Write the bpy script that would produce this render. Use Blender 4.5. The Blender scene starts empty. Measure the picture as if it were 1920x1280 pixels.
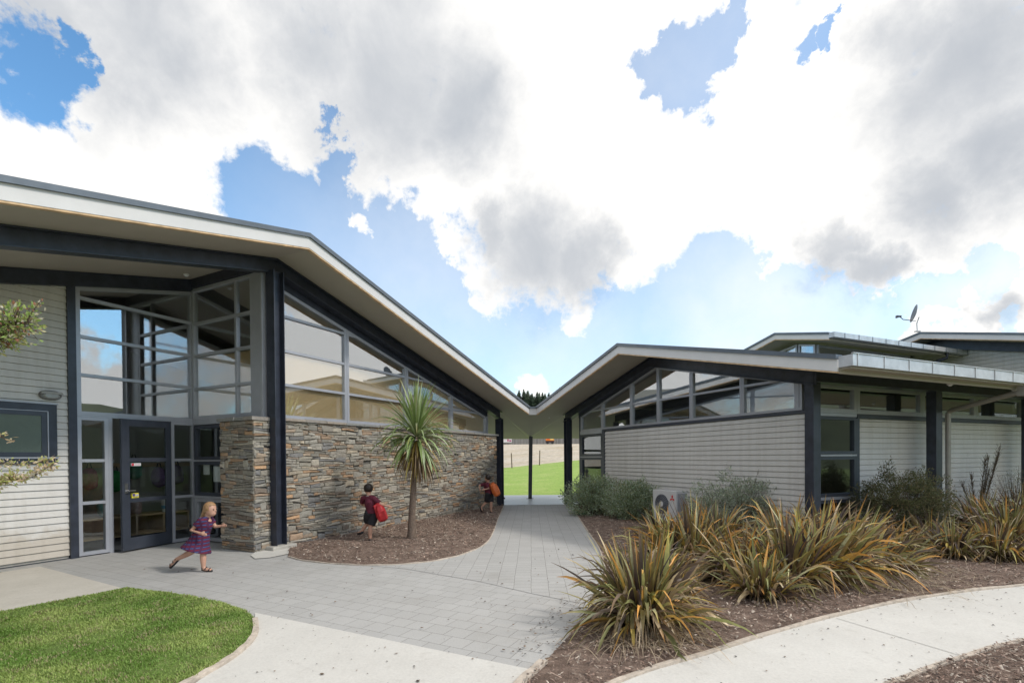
import bpy, bmesh, math, random
from mathutils import Vector, Matrix
rnd = random.Random(7)
R = math.radians
scene = bpy.context.scene
COL = scene.collection

# ------------------------------------------------------------------ camera
F_PX, CX, CY, PITCH, ROLL, H = 925.7, 960.0, 864.5, R(-.476), R(-.452), 1.6
fwd = Vector((0, math.cos(PITCH), math.sin(PITCH)))
up0 = Vector((0, -math.sin(PITCH), math.cos(PITCH)))
rt0 = Vector((1, 0, 0))
rt = math.cos(ROLL)*rt0 + math.sin(ROLL)*up0
up = -math.sin(ROLL)*rt0 + math.cos(ROLL)*up0
CAM = Vector((0, 0, H))
cd = bpy.data.cameras.new('camera'); cam = bpy.data.objects.new('camera', cd); COL.objects.link(cam)
m = Matrix((rt, up, -fwd)).transposed().to_4x4(); m.translation = CAM
cam.matrix_world = m
cd.sensor_width = 36; cd.lens = F_PX/1920*36; cd.shift_y = (CY-640)/1920
cd.clip_start = .05; cd.clip_end = 3000
scene.camera = cam

# survey helpers: measured picture positions carried onto the real planes of the site
def ray(x, y): return fwd + rt*((x-CX)/F_PX) - up*((y-CY)/F_PX)
def g(x, y, z=0.):
    r = ray(x, y); p = CAM + r*((z-H)/r.z); return p
def gdist(x, y, d):
    r = ray(x, y); return CAM + r*(d/r.y)
def dv(a): return Vector((math.sin(R(a)), math.cos(R(a)), 0))

# ------------------------------------------------------------------ materials
def nt(name):
    m = bpy.data.materials.new(name); m.use_nodes = True
    n = m.node_tree; b = n.nodes['Principled BSDF']; return m, n, b
def N(n, typ, **k):
    o = n.nodes.new(typ)
    for a, v in k.items(): setattr(o, a, v)
    return o
def ramp(n, stops, interp='LINEAR'):
    r = n.nodes.new('ShaderNodeValToRGB'); cr = r.color_ramp; cr.interpolation = interp
    while len(cr.elements) < len(stops): cr.elements.new(.5)
    for e, (p, c) in zip(cr.elements, stops):
        e.position = p; e.color = (*c, 1) if len(c) == 3 else c
    return r
def noise(n, scale, detail=4, rough=.55, vec=None, dist=0):
    t = N(n, 'ShaderNodeTexNoise'); t.inputs['Scale'].default_value = scale
    t.inputs['Detail'].default_value = detail; t.inputs['Roughness'].default_value = rough
    t.inputs['Distortion'].default_value = dist
    if vec is not None: n.links.new(vec, t.inputs['Vector'])
    return t
def posnode(n):
    gnode = N(n, 'ShaderNodeNewGeometry'); return gnode.outputs['Position']
def mixc(n, a, b, fac, mode='MIX'):
    x = N(n, 'ShaderNodeMix', data_type='RGBA', blend_type=mode)
    for sock, v in ((x.inputs[6], a), (x.inputs[7], b), (x.inputs[0], fac)):
        if hasattr(v, 'is_linked') or isinstance(v, bpy.types.NodeSocket): n.links.new(v, sock)
        elif isinstance(v, (int, float)): sock.default_value = v
        else: sock.default_value = (*v, 1)
    return x.outputs[2]
def bump(n, b, h, strength=.3, dist=.01):
    bp = N(n, 'ShaderNodeBump'); bp.inputs['Strength'].default_value = strength; bp.inputs['Distance'].default_value = dist
    n.links.new(h, bp.inputs['Height']); n.links.new(bp.outputs[0], b.inputs['Normal'])
def simple(name, col, rough=.5, metal=0, var=.12, scale=6, bmp=0, spec=.5):
    m, n, b = nt(name); p = posnode(n)
    t = noise(n, scale, 5, .6, p)
    dark = tuple(c*(1-var) for c in col); lite = tuple(min(1, c*(1+var)) for c in col)
    r = ramp(n, [(.3, dark), (.7, lite)]); n.links.new(t.outputs[0], r.inputs[0])
    n.links.new(r.outputs[0], b.inputs['Base Color'])
    b.inputs['Roughness'].default_value = rough; b.inputs['Metallic'].default_value = metal
    b.inputs['Specular IOR Level'].default_value = spec
    if bmp:
        t2 = noise(n, scale*12, 4, .6, p); bump(n, b, t2.outputs[0], bmp, .004)
    return m
def attr_mat(name, rough=.6, var=.25, scale=30, bmp=.3, trans=0, dist=.004):
    m, n, b = nt(name); p = posnode(n)
    a = N(n, 'ShaderNodeAttribute', attribute_name='Col')
    t = noise(n, scale, 5, .65, p)
    r = ramp(n, [(.25, (1-var,)*3), (.75, (1+var*.6,)*3)]); n.links.new(t.outputs[0], r.inputs[0])
    c = mixc(n, a.outputs['Color'], r.outputs[0], 1., 'MULTIPLY')
    n.links.new(c, b.inputs['Base Color']); b.inputs['Roughness'].default_value = rough
    if bmp: bump(n, b, t.outputs[0], bmp, dist)
    if trans:
        tr = N(n, 'ShaderNodeBsdfTranslucent'); n.links.new(c, tr.inputs[0])
        ms = N(n, 'ShaderNodeMixShader'); ms.inputs[0].default_value = trans
        n.links.new(b.outputs[0], ms.inputs[1]); n.links.new(tr.outputs[0], ms.inputs[2])
        n.links.new(ms.outputs[0], n.nodes['Material Output'].inputs[0])
    return m

M = {}
M['dark'] = simple('charcoal painted steel', (.030, .035, .052), .38, 0, .35, 5, 0)
M['darkfr'] = simple('charcoal window aluminium', (.05, .058, .078), .4, .1, .15, 4, 0)
M['alu'] = simple('silver grey aluminium', (.40, .41, .45), .38, .3, .08, 3, 0)
M['white'] = simple('white fascia paint', (.66, .65, .65), .5, 0, .05, 2, 0)
M['soffit'] = simple('grey stone soffit paint', (.40, .365, .31), .65, 0, .05, 1.5, .03)
M['flash'] = simple('grey roof flashing', (.12, .14, .165), .4, .3, .12, 5, 0)
M['edge'] = simple('pale timber batten', (.62, .43, .25), .7, 0, .3, 8, 0)
M['board'] = None
M['zinc'] = simple('dull zinc gutter', (.55, .55, .56), .38, .4, .18, 4, 0)
M['pipe'] = simple('beige grey downpipe', (.34, .32, .29), .45, .2, .12, 5, 0)
M['tan'] = simple('tan blind board', (.82, .62, .37), .8, 0, .05, 1.2, 0)
M['inwall'] = simple('interior plaster', (.33, .32, .29), .8, 0, .05, 1, 0)
M['infloor'] = simple('dark carpet', (.05, .055, .065), .9, 0, .2, 20, 0)
M['ply'] = simple('pale plywood', (.42, .31, .19), .6, 0, .1, 8, 0)
M['concrete2'] = simple('rough concrete plinth', (.42, .40, .36), .9, 0, .2, 9, .5)
M['timber'] = simple('weathered timber edging', (.50, .43, .36), .85, 0, .25, 14, .5)
M['bark'] = simple('rough grey brown bark', (.17, .125, .095), .9, 0, .35, 35, .8)
M['twig'] = simple('brown twig', (.10, .07, .05), .9, 0, .3, 30, 0)
M['skin'] = simple('skin', (.55, .31, .22), .5, 0, .06, 12, 0)
M['black'] = simple('black rubber', (.02, .02, .022), .6, 0, .2, 20, 0)
M['chrome'] = simple('brushed steel', (.55, .55, .55), .28, .9, .05, 10, 0)
M['paper'] = simple('white paper', (.75, .77, .8), .8, 0, .03, 3, 0)
M['orange'] = simple('orange nylon', (.62, .14, .03), .5, 0, .18, 14, .2)
M['red'] = simple('red nylon', (.42, .015, .02), .45, 0, .2, 14, .2)
M['maroon'] = simple('maroon jersey', (.11, .012, .03), .8, 0, .2, 20, .2)
M['shorts'] = simple('dark grey shorts', (.022, .022, .026), .85, 0, .2, 20, .2)
M['hairdk'] = simple('dark brown hair', (.018, .011, .008), .5, 0, .4, 60, .4)
M['hairbl'] = simple('light brown hair', (.33, .19, .09), .5, 0, .35, 60, .4)
M['leafy'] = attr_mat('small leaves', .55, .2, 20, 0, .35)
M['flax'] = attr_mat('strap leaves', .42, .22, 25, .15, .22)
M['stone'] = attr_mat('split schist', .85, .3, 22, .7, 0, .010)
M['chips'] = attr_mat('bark chips', .9, .3, 60, .3)
M['grassbl'] = attr_mat('grass blades', .6, .2, 6, 0, .35)
M['col'] = attr_mat('painted things', .6, .1, 10, 0)

def board_mat():
    m, n, b = nt('weatherboard paint'); p = posnode(n)
    t = noise(n, 1.6, 7, .7, p); t2 = noise(n, 45, 3, .6, p)
    r = ramp(n, [(.3, (.62, .598, .57)), (.7, (.68, .657, .625))]); n.links.new(t.outputs[0], r.inputs[0])
    mp = N(n, 'ShaderNodeMapping'); mp.inputs['Scale'].default_value = (9, 9, .55); n.links.new(p, mp.inputs[0])
    t4 = noise(n, 1, 5, .65, mp.outputs[0]); r4 = ramp(n, [(.3, (.89, .88, .86)), (.55, (1, 1, 1))]); n.links.new(t4.outputs[0], r4.inputs[0])
    sx = N(n, 'ShaderNodeSeparateXYZ'); n.links.new(p, sx.inputs[0]); t5 = noise(n, 4, 5, .7, p)
    ds = N(n, 'ShaderNodeMath', operation='MULTIPLY_ADD'); n.links.new(t5.outputs[0], ds.inputs[0]); ds.inputs[1].default_value = -.7; n.links.new(sx.outputs[2], ds.inputs[2])
    r5 = ramp(n, [(.0, (.80, .75, .68)), (.22, (1, 1, 1))]); n.links.new(ds.outputs[0], r5.inputs[0])   # soil splashed on the lowest boards
    c = mixc(n, mixc(n, r.outputs[0], r4.outputs[0], 1., 'MULTIPLY'), r5.outputs[0], 1., 'MULTIPLY')
    n.links.new(c, b.inputs['Base Color']); b.inputs['Roughness'].default_value = .6
    bump(n, b, t2.outputs[0], .05, .002); return m
M['board'] = board_mat()

def glass_mat(name, tint, ior):
    m = bpy.data.materials.new(name); m.use_nodes = True; n = m.node_tree; n.nodes.clear()
    o = N(n, 'ShaderNodeOutputMaterial'); tr = N(n, 'ShaderNodeBsdfTransparent'); gl = N(n, 'ShaderNodeBsdfGlossy')
    tr.inputs[0].default_value = (*tint, 1); gl.inputs['Roughness'].default_value = .004; gl.inputs[0].default_value = (.93, .96, 1, 1)
    lw = N(n, 'ShaderNodeLayerWeight'); lw.inputs[0].default_value = .5
    pw = N(n, 'ShaderNodeMath', operation='POWER'); n.links.new(lw.outputs['Facing'], pw.inputs[0]); pw.inputs[1].default_value = 3.6
    fr = N(n, 'ShaderNodeMath', operation='MULTIPLY_ADD'); n.links.new(pw.outputs[0], fr.inputs[0]); fr.inputs[1].default_value = 1-ior; fr.inputs[2].default_value = ior
    gn = N(n, 'ShaderNodeNewGeometry')
    p = gn.outputs['Position']; t = noise(n, .9, 1, .4, p)
    bp = N(n, 'ShaderNodeBump'); bp.inputs['Strength'].default_value = .06; bp.inputs['Distance'].default_value = .01
    n.links.new(t.outputs[0], bp.inputs['Height']); n.links.new(bp.outputs[0], gl.inputs['Normal'])
    ms = N(n, 'ShaderNodeMixShader'); n.links.new(fr.outputs[0], ms.inputs[0])
    n.links.new(tr.outputs[0], ms.inputs[1]); n.links.new(gl.outputs[0], ms.inputs[2]); n.links.new(ms.outputs[0], o.inputs[0])
    return m
M['glass'] = glass_mat('window glass', (.93, .94, .93), .27)
M['glassfront'] = glass_mat('clear entrance glass', (.90, .92, .90), .07)

def concrete_mat(name, c0, c1, sc=1.2):
    m, n, b = nt(name); p = posnode(n)
    t = noise(n, sc, 6, .65, p); t2 = noise(n, 60, 4, .7, p); t3 = noise(n, 9, 4, .6, p)
    r = ramp(n, [(.3, c0), (.72, c1)]); n.links.new(t.outputs[0], r.inputs[0])
    r3 = ramp(n, [(.22, (.80, .79, .77)), (.42, (1, 1, 1))]); n.links.new(t3.outputs[0], r3.inputs[0])
    c = mixc(n, r.outputs[0], r3.outputs[0], .7, 'MULTIPLY')
    r2 = ramp(n, [(.3, (.9, .9, .9)), (.6, (1.04, 1.04, 1.04))]); n.links.new(t2.outputs[0], r2.inputs[0])
    c = mixc(n, c, r2.outputs[0], 1., 'MULTIPLY')
    n.links.new(c, b.inputs['Base Color']); b.inputs['Roughness'].default_value = .85
    bump(n, b, t2.outputs[0], .25, .003); return m
M['conc'] = concrete_mat('pale concrete', (.54, .522, .488), (.62, .602, .565))
M['conc3'] = concrete_mat('worn concrete', (.52, .485, .425), (.60, .565, .505), 2.)
M['slabs'] = concrete_mat('smooth breezeway concrete', (.50, .53, .57), (.58, .61, .65))
M['slabs'].node_tree.nodes['Principled BSDF'].inputs['Roughness'].default_value = .35

def paver_mat(name, ang, bw, bh, off=.5, c=(.415, .41, .40)):
    m, n, b = nt(name); p = posnode(n)
    mp = N(n, 'ShaderNodeMapping'); mp.inputs['Rotation'].default_value = (0, 0, ang); n.links.new(p, mp.inputs[0])
    wob = noise(n, 3, 2, .5, p)
    va = N(n, 'ShaderNodeVectorMath', operation='SCALE'); va.inputs['Scale'].default_value = .018; n.links.new(wob.outputs[1], va.inputs[0])
    ad = N(n, 'ShaderNodeVectorMath', operation='ADD'); n.links.new(mp.outputs[0], ad.inputs[0]); n.links.new(va.outputs[0], ad.inputs[1])
    br = N(n, 'ShaderNodeTexBrick'); n.links.new(ad.outputs[0], br.inputs[0])
    br.offset = off; br.inputs['Scale'].default_value = 1; br.inputs['Brick Width'].default_value = bw; br.inputs['Row Height'].default_value = bh
    br.inputs['Mortar Size'].default_value = .0024; br.inputs['Mortar Smooth'].default_value = .35; br.inputs['Bias'].default_value = 0
    br.inputs['Color1'].default_value = (*[x*.96 for x in c], 1); br.inputs['Color2'].default_value = (*[x*1.04 for x in c], 1)
    br.inputs['Mortar'].default_value = (.15, .14, .125, 1)
    t = noise(n, 1.3, 6, .65, p); t2 = noise(n, 70, 4, .7, p)
    r = ramp(n, [(.2, (.84, .82, .79)), (.42, (.98, .975, .97)), (.75, (1.05, 1.05, 1.05))]); n.links.new(t.outputs[0], r.inputs[0])
    r2 = ramp(n, [(.3, (.88, .88, .88)), (.65, (1.06, 1.06, 1.06))]); n.links.new(t2.outputs[0], r2.inputs[0])
    cc = mixc(n, br.outputs[0], r.outputs[0], 1., 'MULTIPLY'); cc = mixc(n, cc, r2.outputs[0], 1., 'MULTIPLY')
    n.links.new(cc, b.inputs['Base Color']); b.inputs['Roughness'].default_value = .8
    inv = N(n, 'ShaderNodeMath', operation='SUBTRACT'); inv.inputs[0].default_value = 1; n.links.new(br.outputs['Fac'], inv.inputs[1])
    bump(n, b, inv.outputs[0], .5, .004); return m

def ground_mat(name, stops, sc=3, bmp=.6, sc2=40):
    m, n, b = nt(name); p = posnode(n)
    t = noise(n, sc, 8, .7, p); r = ramp(n, stops); n.links.new(t.outputs[0], r.inputs[0])
    t2 = noise(n, sc2, 6, .75, p); r2 = ramp(n, [(.3, (.6, .6, .6)), (.7, (1.25, 1.25, 1.25))]); n.links.new(t2.outputs[0], r2.inputs[0])
    c = mixc(n, r.outputs[0], r2.outputs[0], 1., 'MULTIPLY')
    n.links.new(c, b.inputs['Base Color']); b.inputs['Roughness'].default_value = .95; b.inputs['Specular IOR Level'].default_value = .2
    bump(n, b, t2.outputs[0], bmp, .02); return m
M['mulch'] = ground_mat('bark mulch', [(.3, (.13, .090, .072)), (.5, (.23, .165, .132)), (.7, (.36, .27, .22))], 5, 1., 70)
M['soilgrass'] = ground_mat('lawn base', [(.3, (.10, .14, .04)), (.55, (.15, .22, .055)), (.75, (.26, .24, .11))], 4, .6, 60)
M['lawn'] = ground_mat('mown lawn', [(.25, (.22, .35, .07)), (.5, (.29, .41, .10)), (.75, (.40, .46, .17))], .6, .5, 9)
M['dry'] = ground_mat('dry pale field', [(.3, (.42, .34, .22)), (.5, (.52, .45, .36)), (.7, (.58, .52, .44))], .12, .3, 2)
M['hill'] = ground_mat('dark hill', [(.3, (.05, .07, .04)), (.7, (.10, .12, .06))], .03, .3, .5)
M['terrain'] = ground_mat('dry grass ground', [(.3, (.22, .22, .10)), (.7, (.32, .29, .17))], .1, .3, 3)

# ------------------------------------------------------------------ mesh builder & tags
ROOT = {}
class MB:
    def __init__(s): s.v = []; s.f = []; s.c = []; s.hascol = False
    def add(s, vs, fs, col=None):
        o = len(s.v); s.v += [tuple(p) for p in vs]; s.f += [tuple(o+i for i in q) for q in fs]
        if col is not None: s.hascol = True
        s.c += [col or (1, 1, 1)]*len(fs)
    def addc(s, vs, fs, cols):
        o = len(s.v); s.v += [tuple(p) for p in vs]; s.f += [tuple(o+i for i in q) for q in fs]; s.hascol = True; s.c += list(cols)
    def box(s, c, d, rot=None, col=None):
        c = Vector(c); x, y, z = (k/2 for k in d)
        vs = [Vector((a*x, b*y, e*z)) for a in (-1, 1) for b in (-1, 1) for e in (-1, 1)]
        if rot is not None: vs = [rot @ v for v in vs]
        s.add([c+v for v in vs], [(0, 1, 3, 2), (4, 6, 7, 5), (0, 4, 5, 1), (2, 3, 7, 6), (0, 2, 6, 4), (1, 5, 7, 3)], col)
    def tube(s, pts, rad, seg=8, col=None, cap=True, ell=None):
        pts = [Vector(p) for p in pts]
        if isinstance(rad, (int, float)): rad = [rad]*len(pts)
        vs = []; prev = None
        for i, p in enumerate(pts):
            d = (pts[min(i+1, len(pts)-1)] - pts[max(i-1, 0)])
            d = d.normalized() if d.length > 1e-9 else Vector((0, 0, 1))
            if prev is None:
                a = Vector((1, 0, 0)) if abs(d.x) < .8 else Vector((0, 1, 0)); a = (a - d*a.dot(d)).normalized()
            else: a = (prev - d*prev.dot(d)).normalized()
            prev = a; b = d.cross(a); r = rad[i]
            for k in range(seg):
                t = 2*math.pi*k/seg
                vs.append(p + a*math.cos(t)*r + b*math.sin(t)*r)
        fs = []
        for i in range(len(pts)-1):
            for k in range(seg):
                k2 = (k+1) % seg; fs.append((i*seg+k, i*seg+k2, (i+1)*seg+k2, (i+1)*seg+k))
        if cap: fs += [tuple(range(seg))[::-1], tuple((len(pts)-1)*seg+k for k in range(seg))]
        s.add(vs, fs, col)
    def ball(s, c, r, col=None, nu=12, nv=8, rot=None):
        c = Vector(c); r = r if hasattr(r, '__len__') else (r, r, r)
        vs = []; 
        for j in range(1, nv):
            ph = math.pi*j/nv
            for i in range(nu):
                t = 2*math.pi*i/nu; v = Vector((r[0]*math.sin(ph)*math.cos(t), r[1]*math.sin(ph)*math.sin(t), r[2]*math.cos(ph)))
                vs.append(c + (rot @ v if rot is not None else v))
        a = len(vs); t0 = Vector((0, 0, r[2])); vs += [c+(rot @ t0 if rot is not None else t0), c-(rot @ t0 if rot is not None else t0)]
        fs = []
        for j in range(nv-2):
            for i in range(nu): fs.append((j*nu+i, (j+1)*nu+i, (j+1)*nu+(i+1) % nu, j*nu+(i+1) % nu))
        for i in range(nu):
            fs.append((a, i, (i+1) % nu)); fs.append((a+1, (nv-2)*nu+(i+1) % nu, (nv-2)*nu+i))
        s.add(vs, fs, col)
    def build(s, name, mat, parent=None, smooth=False, bevel=0, recalc=True):
        me = bpy.data.meshes.new(name)
        off = Vector((0, 0, 0)); q = parent
        while q is not None:
            off += q.location; q = q.parent
        me.from_pydata([(v[0]-off.x, v[1]-off.y, v[2]-off.z) for v in s.v], [], s.f)
        if s.hascol:
            ca = me.color_attributes.new('Col', 'FLOAT_COLOR', 'CORNER'); data = []
            for p, c in zip(me.polygons, s.c):
                if isinstance(c[0], (tuple, list)):
                    for cc in c: data += [cc[0], cc[1], cc[2], 1]
                else: data += [c[0], c[1], c[2], 1]*p.loop_total
            ca.data.foreach_set('color', data)
        if recalc:
            bm = bmesh.new(); bm.from_mesh(me); bmesh.ops.recalc_face_normals(bm, faces=bm.faces); bm.to_mesh(me); bm.free()
        me.materials.append(M[mat] if isinstance(mat, str) else mat)
        if smooth: me.shade_smooth()
        o = bpy.data.objects.new(name, me); COL.objects.link(o)
        if parent is not None: o.parent = parent
        if bevel:
            bv = o.modifiers.new('bevel', 'BEVEL'); bv.width = bevel; bv.segments = 2; bv.limit_method = 'ANGLE'
        return o
def thing(name, label, cat, loc, group=None, rz=0):
    o = bpy.data.objects.new(name, None); COL.objects.link(o); o.location = Vector(loc); o.rotation_euler = (0, 0, rz)
    o.empty_display_size = .2
    o['label'] = label; o['category'] = cat
    if group: o['group'] = group
    return o
def tag(o, label=None, cat=None, group=None, kind=None):
    if label: o['label'] = label
    if cat: o['category'] = cat
    if group: o['group'] = group
    if kind: o['kind'] = kind
    return o
def struct(o): o['kind'] = 'structure'; return o

class Frame:
    def __init__(s, P, u, n): s.P = Vector(P); s.u = u; s.n = n
    def pt(s, a, b, z): return s.P + s.u*a + s.n*b + Vector((0, 0, z))
    def xy(s, X): d = Vector(X)-s.P; return d.dot(s.u), d.dot(s.n)
    def on(s, x, y, n):   # picture point onto the plane at depth n -> (s, z)
        nn = s.n; P = s.P + s.n*n; r = ray(x, y); t = (P-CAM).dot(nn)/r.dot(nn); X = CAM+r*t
        return ((X-s.P).dot(s.u), X.z)
    def prism(s, mb, poly, n0, n1, col=None):
        k = len(poly)
        vs = [s.pt(a, n0, z) for a, z in poly] + [s.pt(a, n1, z) for a, z in poly]
        fs = [tuple(range(k)), tuple(range(2*k-1, k-1, -1))] + [(i, k+i, k+(i+1) % k, (i+1) % k) for i in range(k)]
        mb.add(vs, fs, col)
    def box(s, mb, a0, a1, n0, n1, z0, z1, col=None): s.prism(mb, [(a0, z0), (a1, z0), (a1, z1), (a0, z1)], n0, n1, col)
    def bar(s, mb, p, q, w, n0, n1):
        p = Vector(p); q = Vector(q); d = (q-p).normalized(); e = Vector((-d.y, d.x))*w/2
        s.prism(mb, [tuple(p-e), tuple(q-e), tuple(q+e), tuple(p+e)], n0, n1)

dL, dP, dRr, dQ = dv(27.04), dv(27.04-90), dv(-23.42), dv(-23.42+90)
FL = Frame((-4.197, 8.975, 0), dL, dP)        # left building: along the stone wall, into the building
dT = -dRr
FR = Frame((1.858, 16.628, 0), dT, dQ)        # right building: toward the viewer along the board wall, into the building
FLr = Frame(FL.P, dP, dL)                     # reversed axes, for return walls (a = p, n = s)
FRr = Frame(FR.P, dQ, dT)                     # side wall (a = n, n = t)
KS = .245
def zL(s): return 5.185 - KS*abs(s+.1)
def zR(t): return 4.12 - KS*abs(t-4.38)

def slab(mb, pts, zf, th):   # pts xy world, zf(Vector)->z soffit
    k = len(pts); lo = [Vector((p[0], p[1], zf(p))) for p in pts]; hi = [v+Vector((0, 0, th)) for v in lo]
    mb.add(lo+hi, [tuple(range(k)), tuple(range(2*k-1, k-1, -1))] + [(i, k+i, k+(i+1) % k, (i+1) % k) for i in range(k)])

def boards(fr, a0, a1, z0, z1, n, mb, lim=None, h=.108):
    z = z0
    while z < z1-1e-4:
        zt = min(z+h, z1); b0, b1 = a0, a1
        if lim: b0, b1 = lim(z, a0, a1)
        cuts = [b0]; q_ = random.Random(int(z*1000)+int(a0*10))
        while cuts[-1] < b1-5.2: cuts.append(cuts[-1]+q_.uniform(2.6, 4.8))
        cuts.append(b1); spans = [(u, v-.003) for u, v in zip(cuts, cuts[1:])]
        for b0, b1 in (spans if b1-b0 > .05 else []):
            vs = []
            for nn, zz in ((n-.030, z), (n-.010, zt-.007), (n+.016, zt-.007), (n+.016, zt)): vs += [fr.pt(b0, nn, zz), fr.pt(b1, nn, zz)]
            vs += [fr.pt(b0, n+.016, z), fr.pt(b1, n+.016, z)]
            mb.add(vs, [(0, 1, 3, 2), (2, 3, 5, 4), (4, 5, 7, 6), (8, 9, 1, 0), (0, 2, 4, 6, 8), (1, 3, 5, 7, 9)])
        z += h

def stones(fr, a0, a1, z0, z1, n, mb, seed):
    r = random.Random(seed)
    pal = [(.23, .21, .18), (.27, .25, .215), (.165, .16, .155), (.30, .272, .225), (.25, .195, .145), (.31, .205, .13), (.38, .24, .14), (.36, .31, .24), (.19, .155, .125), (.26, .24, .20), (.28, .20, .14), (.235, .22, .19)]
    wts = [13, 12, 8, 10, 8, 4, 1.6, 4, 8, 10, 5, 12]
    def wav(s, z): return .014*math.sin(s*2.1+z*9)+.012*math.sin(s*5.3+z*17+1)+.006*math.sin(s*13+z*31)
    def stone(sa, sb, za, zb):
        gp = .0011; c = r.choices(pal, wts)[0]; k = r.uniform(1.0, 1.6); c = tuple(min(.8, x*k) for x in c)
        nn = n - r.uniform(0, .028); j = lambda q: r.uniform(-q, q)
        hh = zb-za; ch = min(.012, hh*.22)
        m_ = (sa+sb)/2 + j(.2)*(sb-sa)
        bot = [(sa+gp, za+gp), (m_, za+gp+j(.1)*hh), (sb-gp, za+gp)]; top = [(sb-gp, zb-gp), (m_+j(.02), zb-gp+j(.12)*hh), (sa+gp, zb-gp)]
        ring = [(a+j(.006), z+j(.1)*hh) for a, z in bot+top]
        z_ = lambda a, z: max(z0, min(z1+.004, z + wav(a, z)*min(1, (z-z0)*8)*min(1, max(0, (z1-z)*8))))
        cs, cz = sum(a for a, _ in ring)/6, sum(z for _, z in ring)/6
        fr_ = [(a+(cs-a)*min(.5, ch/max(.01, abs(cs-a))) if abs(cs-a) > .02 else a, z+(cz-z)*.22) for a, z in ring]
        back = [fr.pt(a, n+.03, z_(a, z)) for a, z in ring]
        mid = [fr.pt(a, nn+.012, z_(a, z)) for a, z in ring]
        fro = [fr.pt(a, nn+j(.007), z_(a, z)) for a, z in fr_]
        ctr = fr.pt(cs+j(.03), nn-r.uniform(0, .008), z_(cs, cz))
        fs = [(i, (i+1) % 6, 6+(i+1) % 6, 6+i) for i in range(6)] + [(6+i, 6+(i+1) % 6, 12+(i+1) % 6, 12+i) for i in range(6)] + [(12+i, 12+(i+1) % 6, 18) for i in range(6)]
        mb.add(back+mid+fro+[ctr], fs, c)
    # courses whose bed lines step up and down along the wall
    nseg = max(1, int(round((a1-a0)/.9))); z = z0; taken = []
    while z < z1-.01:
        h = r.uniform(.032, .068); zt = z+h
        if zt > z1-.035: zt = z1
        a = a0 - r.uniform(0, .1)
        while a < a1-1e-4:
            w = r.uniform(.09, .36)*(1.25 if h < .055 else .9); sa = max(a, a0); sb = min(a+w, a1)
            if a1-sb < .05: sb = a1
            a = sb if sb < a1 else a1
            free = [(sa, sb)]
            for ta, tb, tz_ in taken:      # tall stones from the course below
                if tz_ <= z+.004: continue
                nf = []
                for fa, fb in free:
                    if tb <= fa or ta >= fb: nf.append((fa, fb)); continue
                    if ta-fa > .012: nf.append((fa, ta))
                    if fb-tb > .012: nf.append((tb, fb))
                free = nf
            for fa, fb in free:
                if len(free) == 1 and .1 < fb-fa < .30 and zt < z1-.1 and r.random() < .17:
                    zz = zt+r.uniform(.03, .06); stone(fa, fb, z, zz); taken.append((fa, fb, zz))
                else: stone(fa, fb, z+(r.uniform(0, .003)), zt)
        taken = [q for q in taken if q[2] > zt+.004]
        z = zt

def glazing(parent, name, fr, n, outline, bars, fw=.05, mat='alu', glass='glass', bw=.045, dep=.045, label=None, blind=None):
    """outline counter-clockwise [(a,z)]; bars [(p,q,width)]"""
    mb = MB(); k = len(outline)
    P = [Vector(p) for p in outline]; cen = sum(P, Vector((0, 0)))/k
    inner = []
    for i in range(k):
        a, b, c = P[i-1], P[i], P[(i+1) % k]
        d1 = (b-a).normalized(); d2 = (c-b).normalized(); n1 = Vector((-d1.y, d1.x)); n2 = Vector((-d2.y, d2.x))
        if n1.dot(cen-b) < 0 and n2.dot(cen-b) < 0: n1 = -n1; n2 = -n2
        bis = (n1+n2).normalized(); inner.append(b + bis*fw/max(.35, bis.dot(n1)))
    for i in range(k):
        j = (i+1) % k
        fr.prism(mb, [tuple(P[i]), tuple(P[j]), tuple(inner[j]), tuple(inner[i])], n-dep, n+dep)
    for i, (p, q, w) in enumerate(bars):
        e = .003*(i % 2) + .004
        fr.bar(mb, p, q, w, n-dep+e, n+dep-e)
    o = mb.build(name, mat, parent)
    if label: o['label'] = label
    gl = MB(); fr.prism(gl, [tuple(v) for v in inner], n-.004, n+.004); gl.build('pane', glass, o)
    if blind:
        bl = MB(); fr.prism(bl, blind, n+.03, n+.038); bl.build('blind', 'tan', o)
    return o

# ================================================================== LEFT BUILDING
LB = thing('school_building', 'low gabled building with a split-stone wall, glazed entrance and wide white-edged eaves', 'building', FL.pt(0, 3, 0))
PW = 2.3      # entrance wall set back from the stone wall
# split stone wall and end pier
mb = MB(); stones(FL, -.02, 8.1, 0, 2.3, 0, mb, 3)
FLe = Frame(FL.pt(8.1, 0, 0), dP, -dL); stones(FLe, 0, 1.2, 0, 2.3, 0, mb, 5)
FL.box(mb, 0, 8.08, .028, .26, -.1, 2.29, (.16, .15, .135))
mb.build('stone_wall', 'stone', LB)
mb = MB()
for i in range(16):   # flat capping stones on the wall
    a = .0+i*.512; FL.box(mb, a+.004, a+.508, -.05-rnd.random()*.02, .12, 2.300, 2.345+rnd.random()*.012, rnd.choice([(.30, .27, .24), (.27, .27, .26), (.35, .30, .25)]))
mb.build('wall_capping', 'stone', LB)
mb = MB(); stones(FL, -.56, -.24, 0, 2.27, -.03, mb, 8)
FPa = Frame(FL.pt(-.555, -.03, 0), dP, dL); stones(FPa, 0, .92, 0, 2.27, 0, mb, 11)
FL.box(mb, -.52, -.26, .0, .88, -.1, 2.26, (.12, .115, .11)); FL.box(mb, -.26, -.03, .05, .88, -.1, 2.26, (.12, .115, .11))
for k in range(4): FPa.box(mb, -.03+k*.245, -.03+k*.245+.238, -.045-rnd.random()*.02, .3, 2.275, 2.325+rnd.random()*.015, rnd.choice([(.30, .27, .24), (.27, .27, .26)]))
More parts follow.
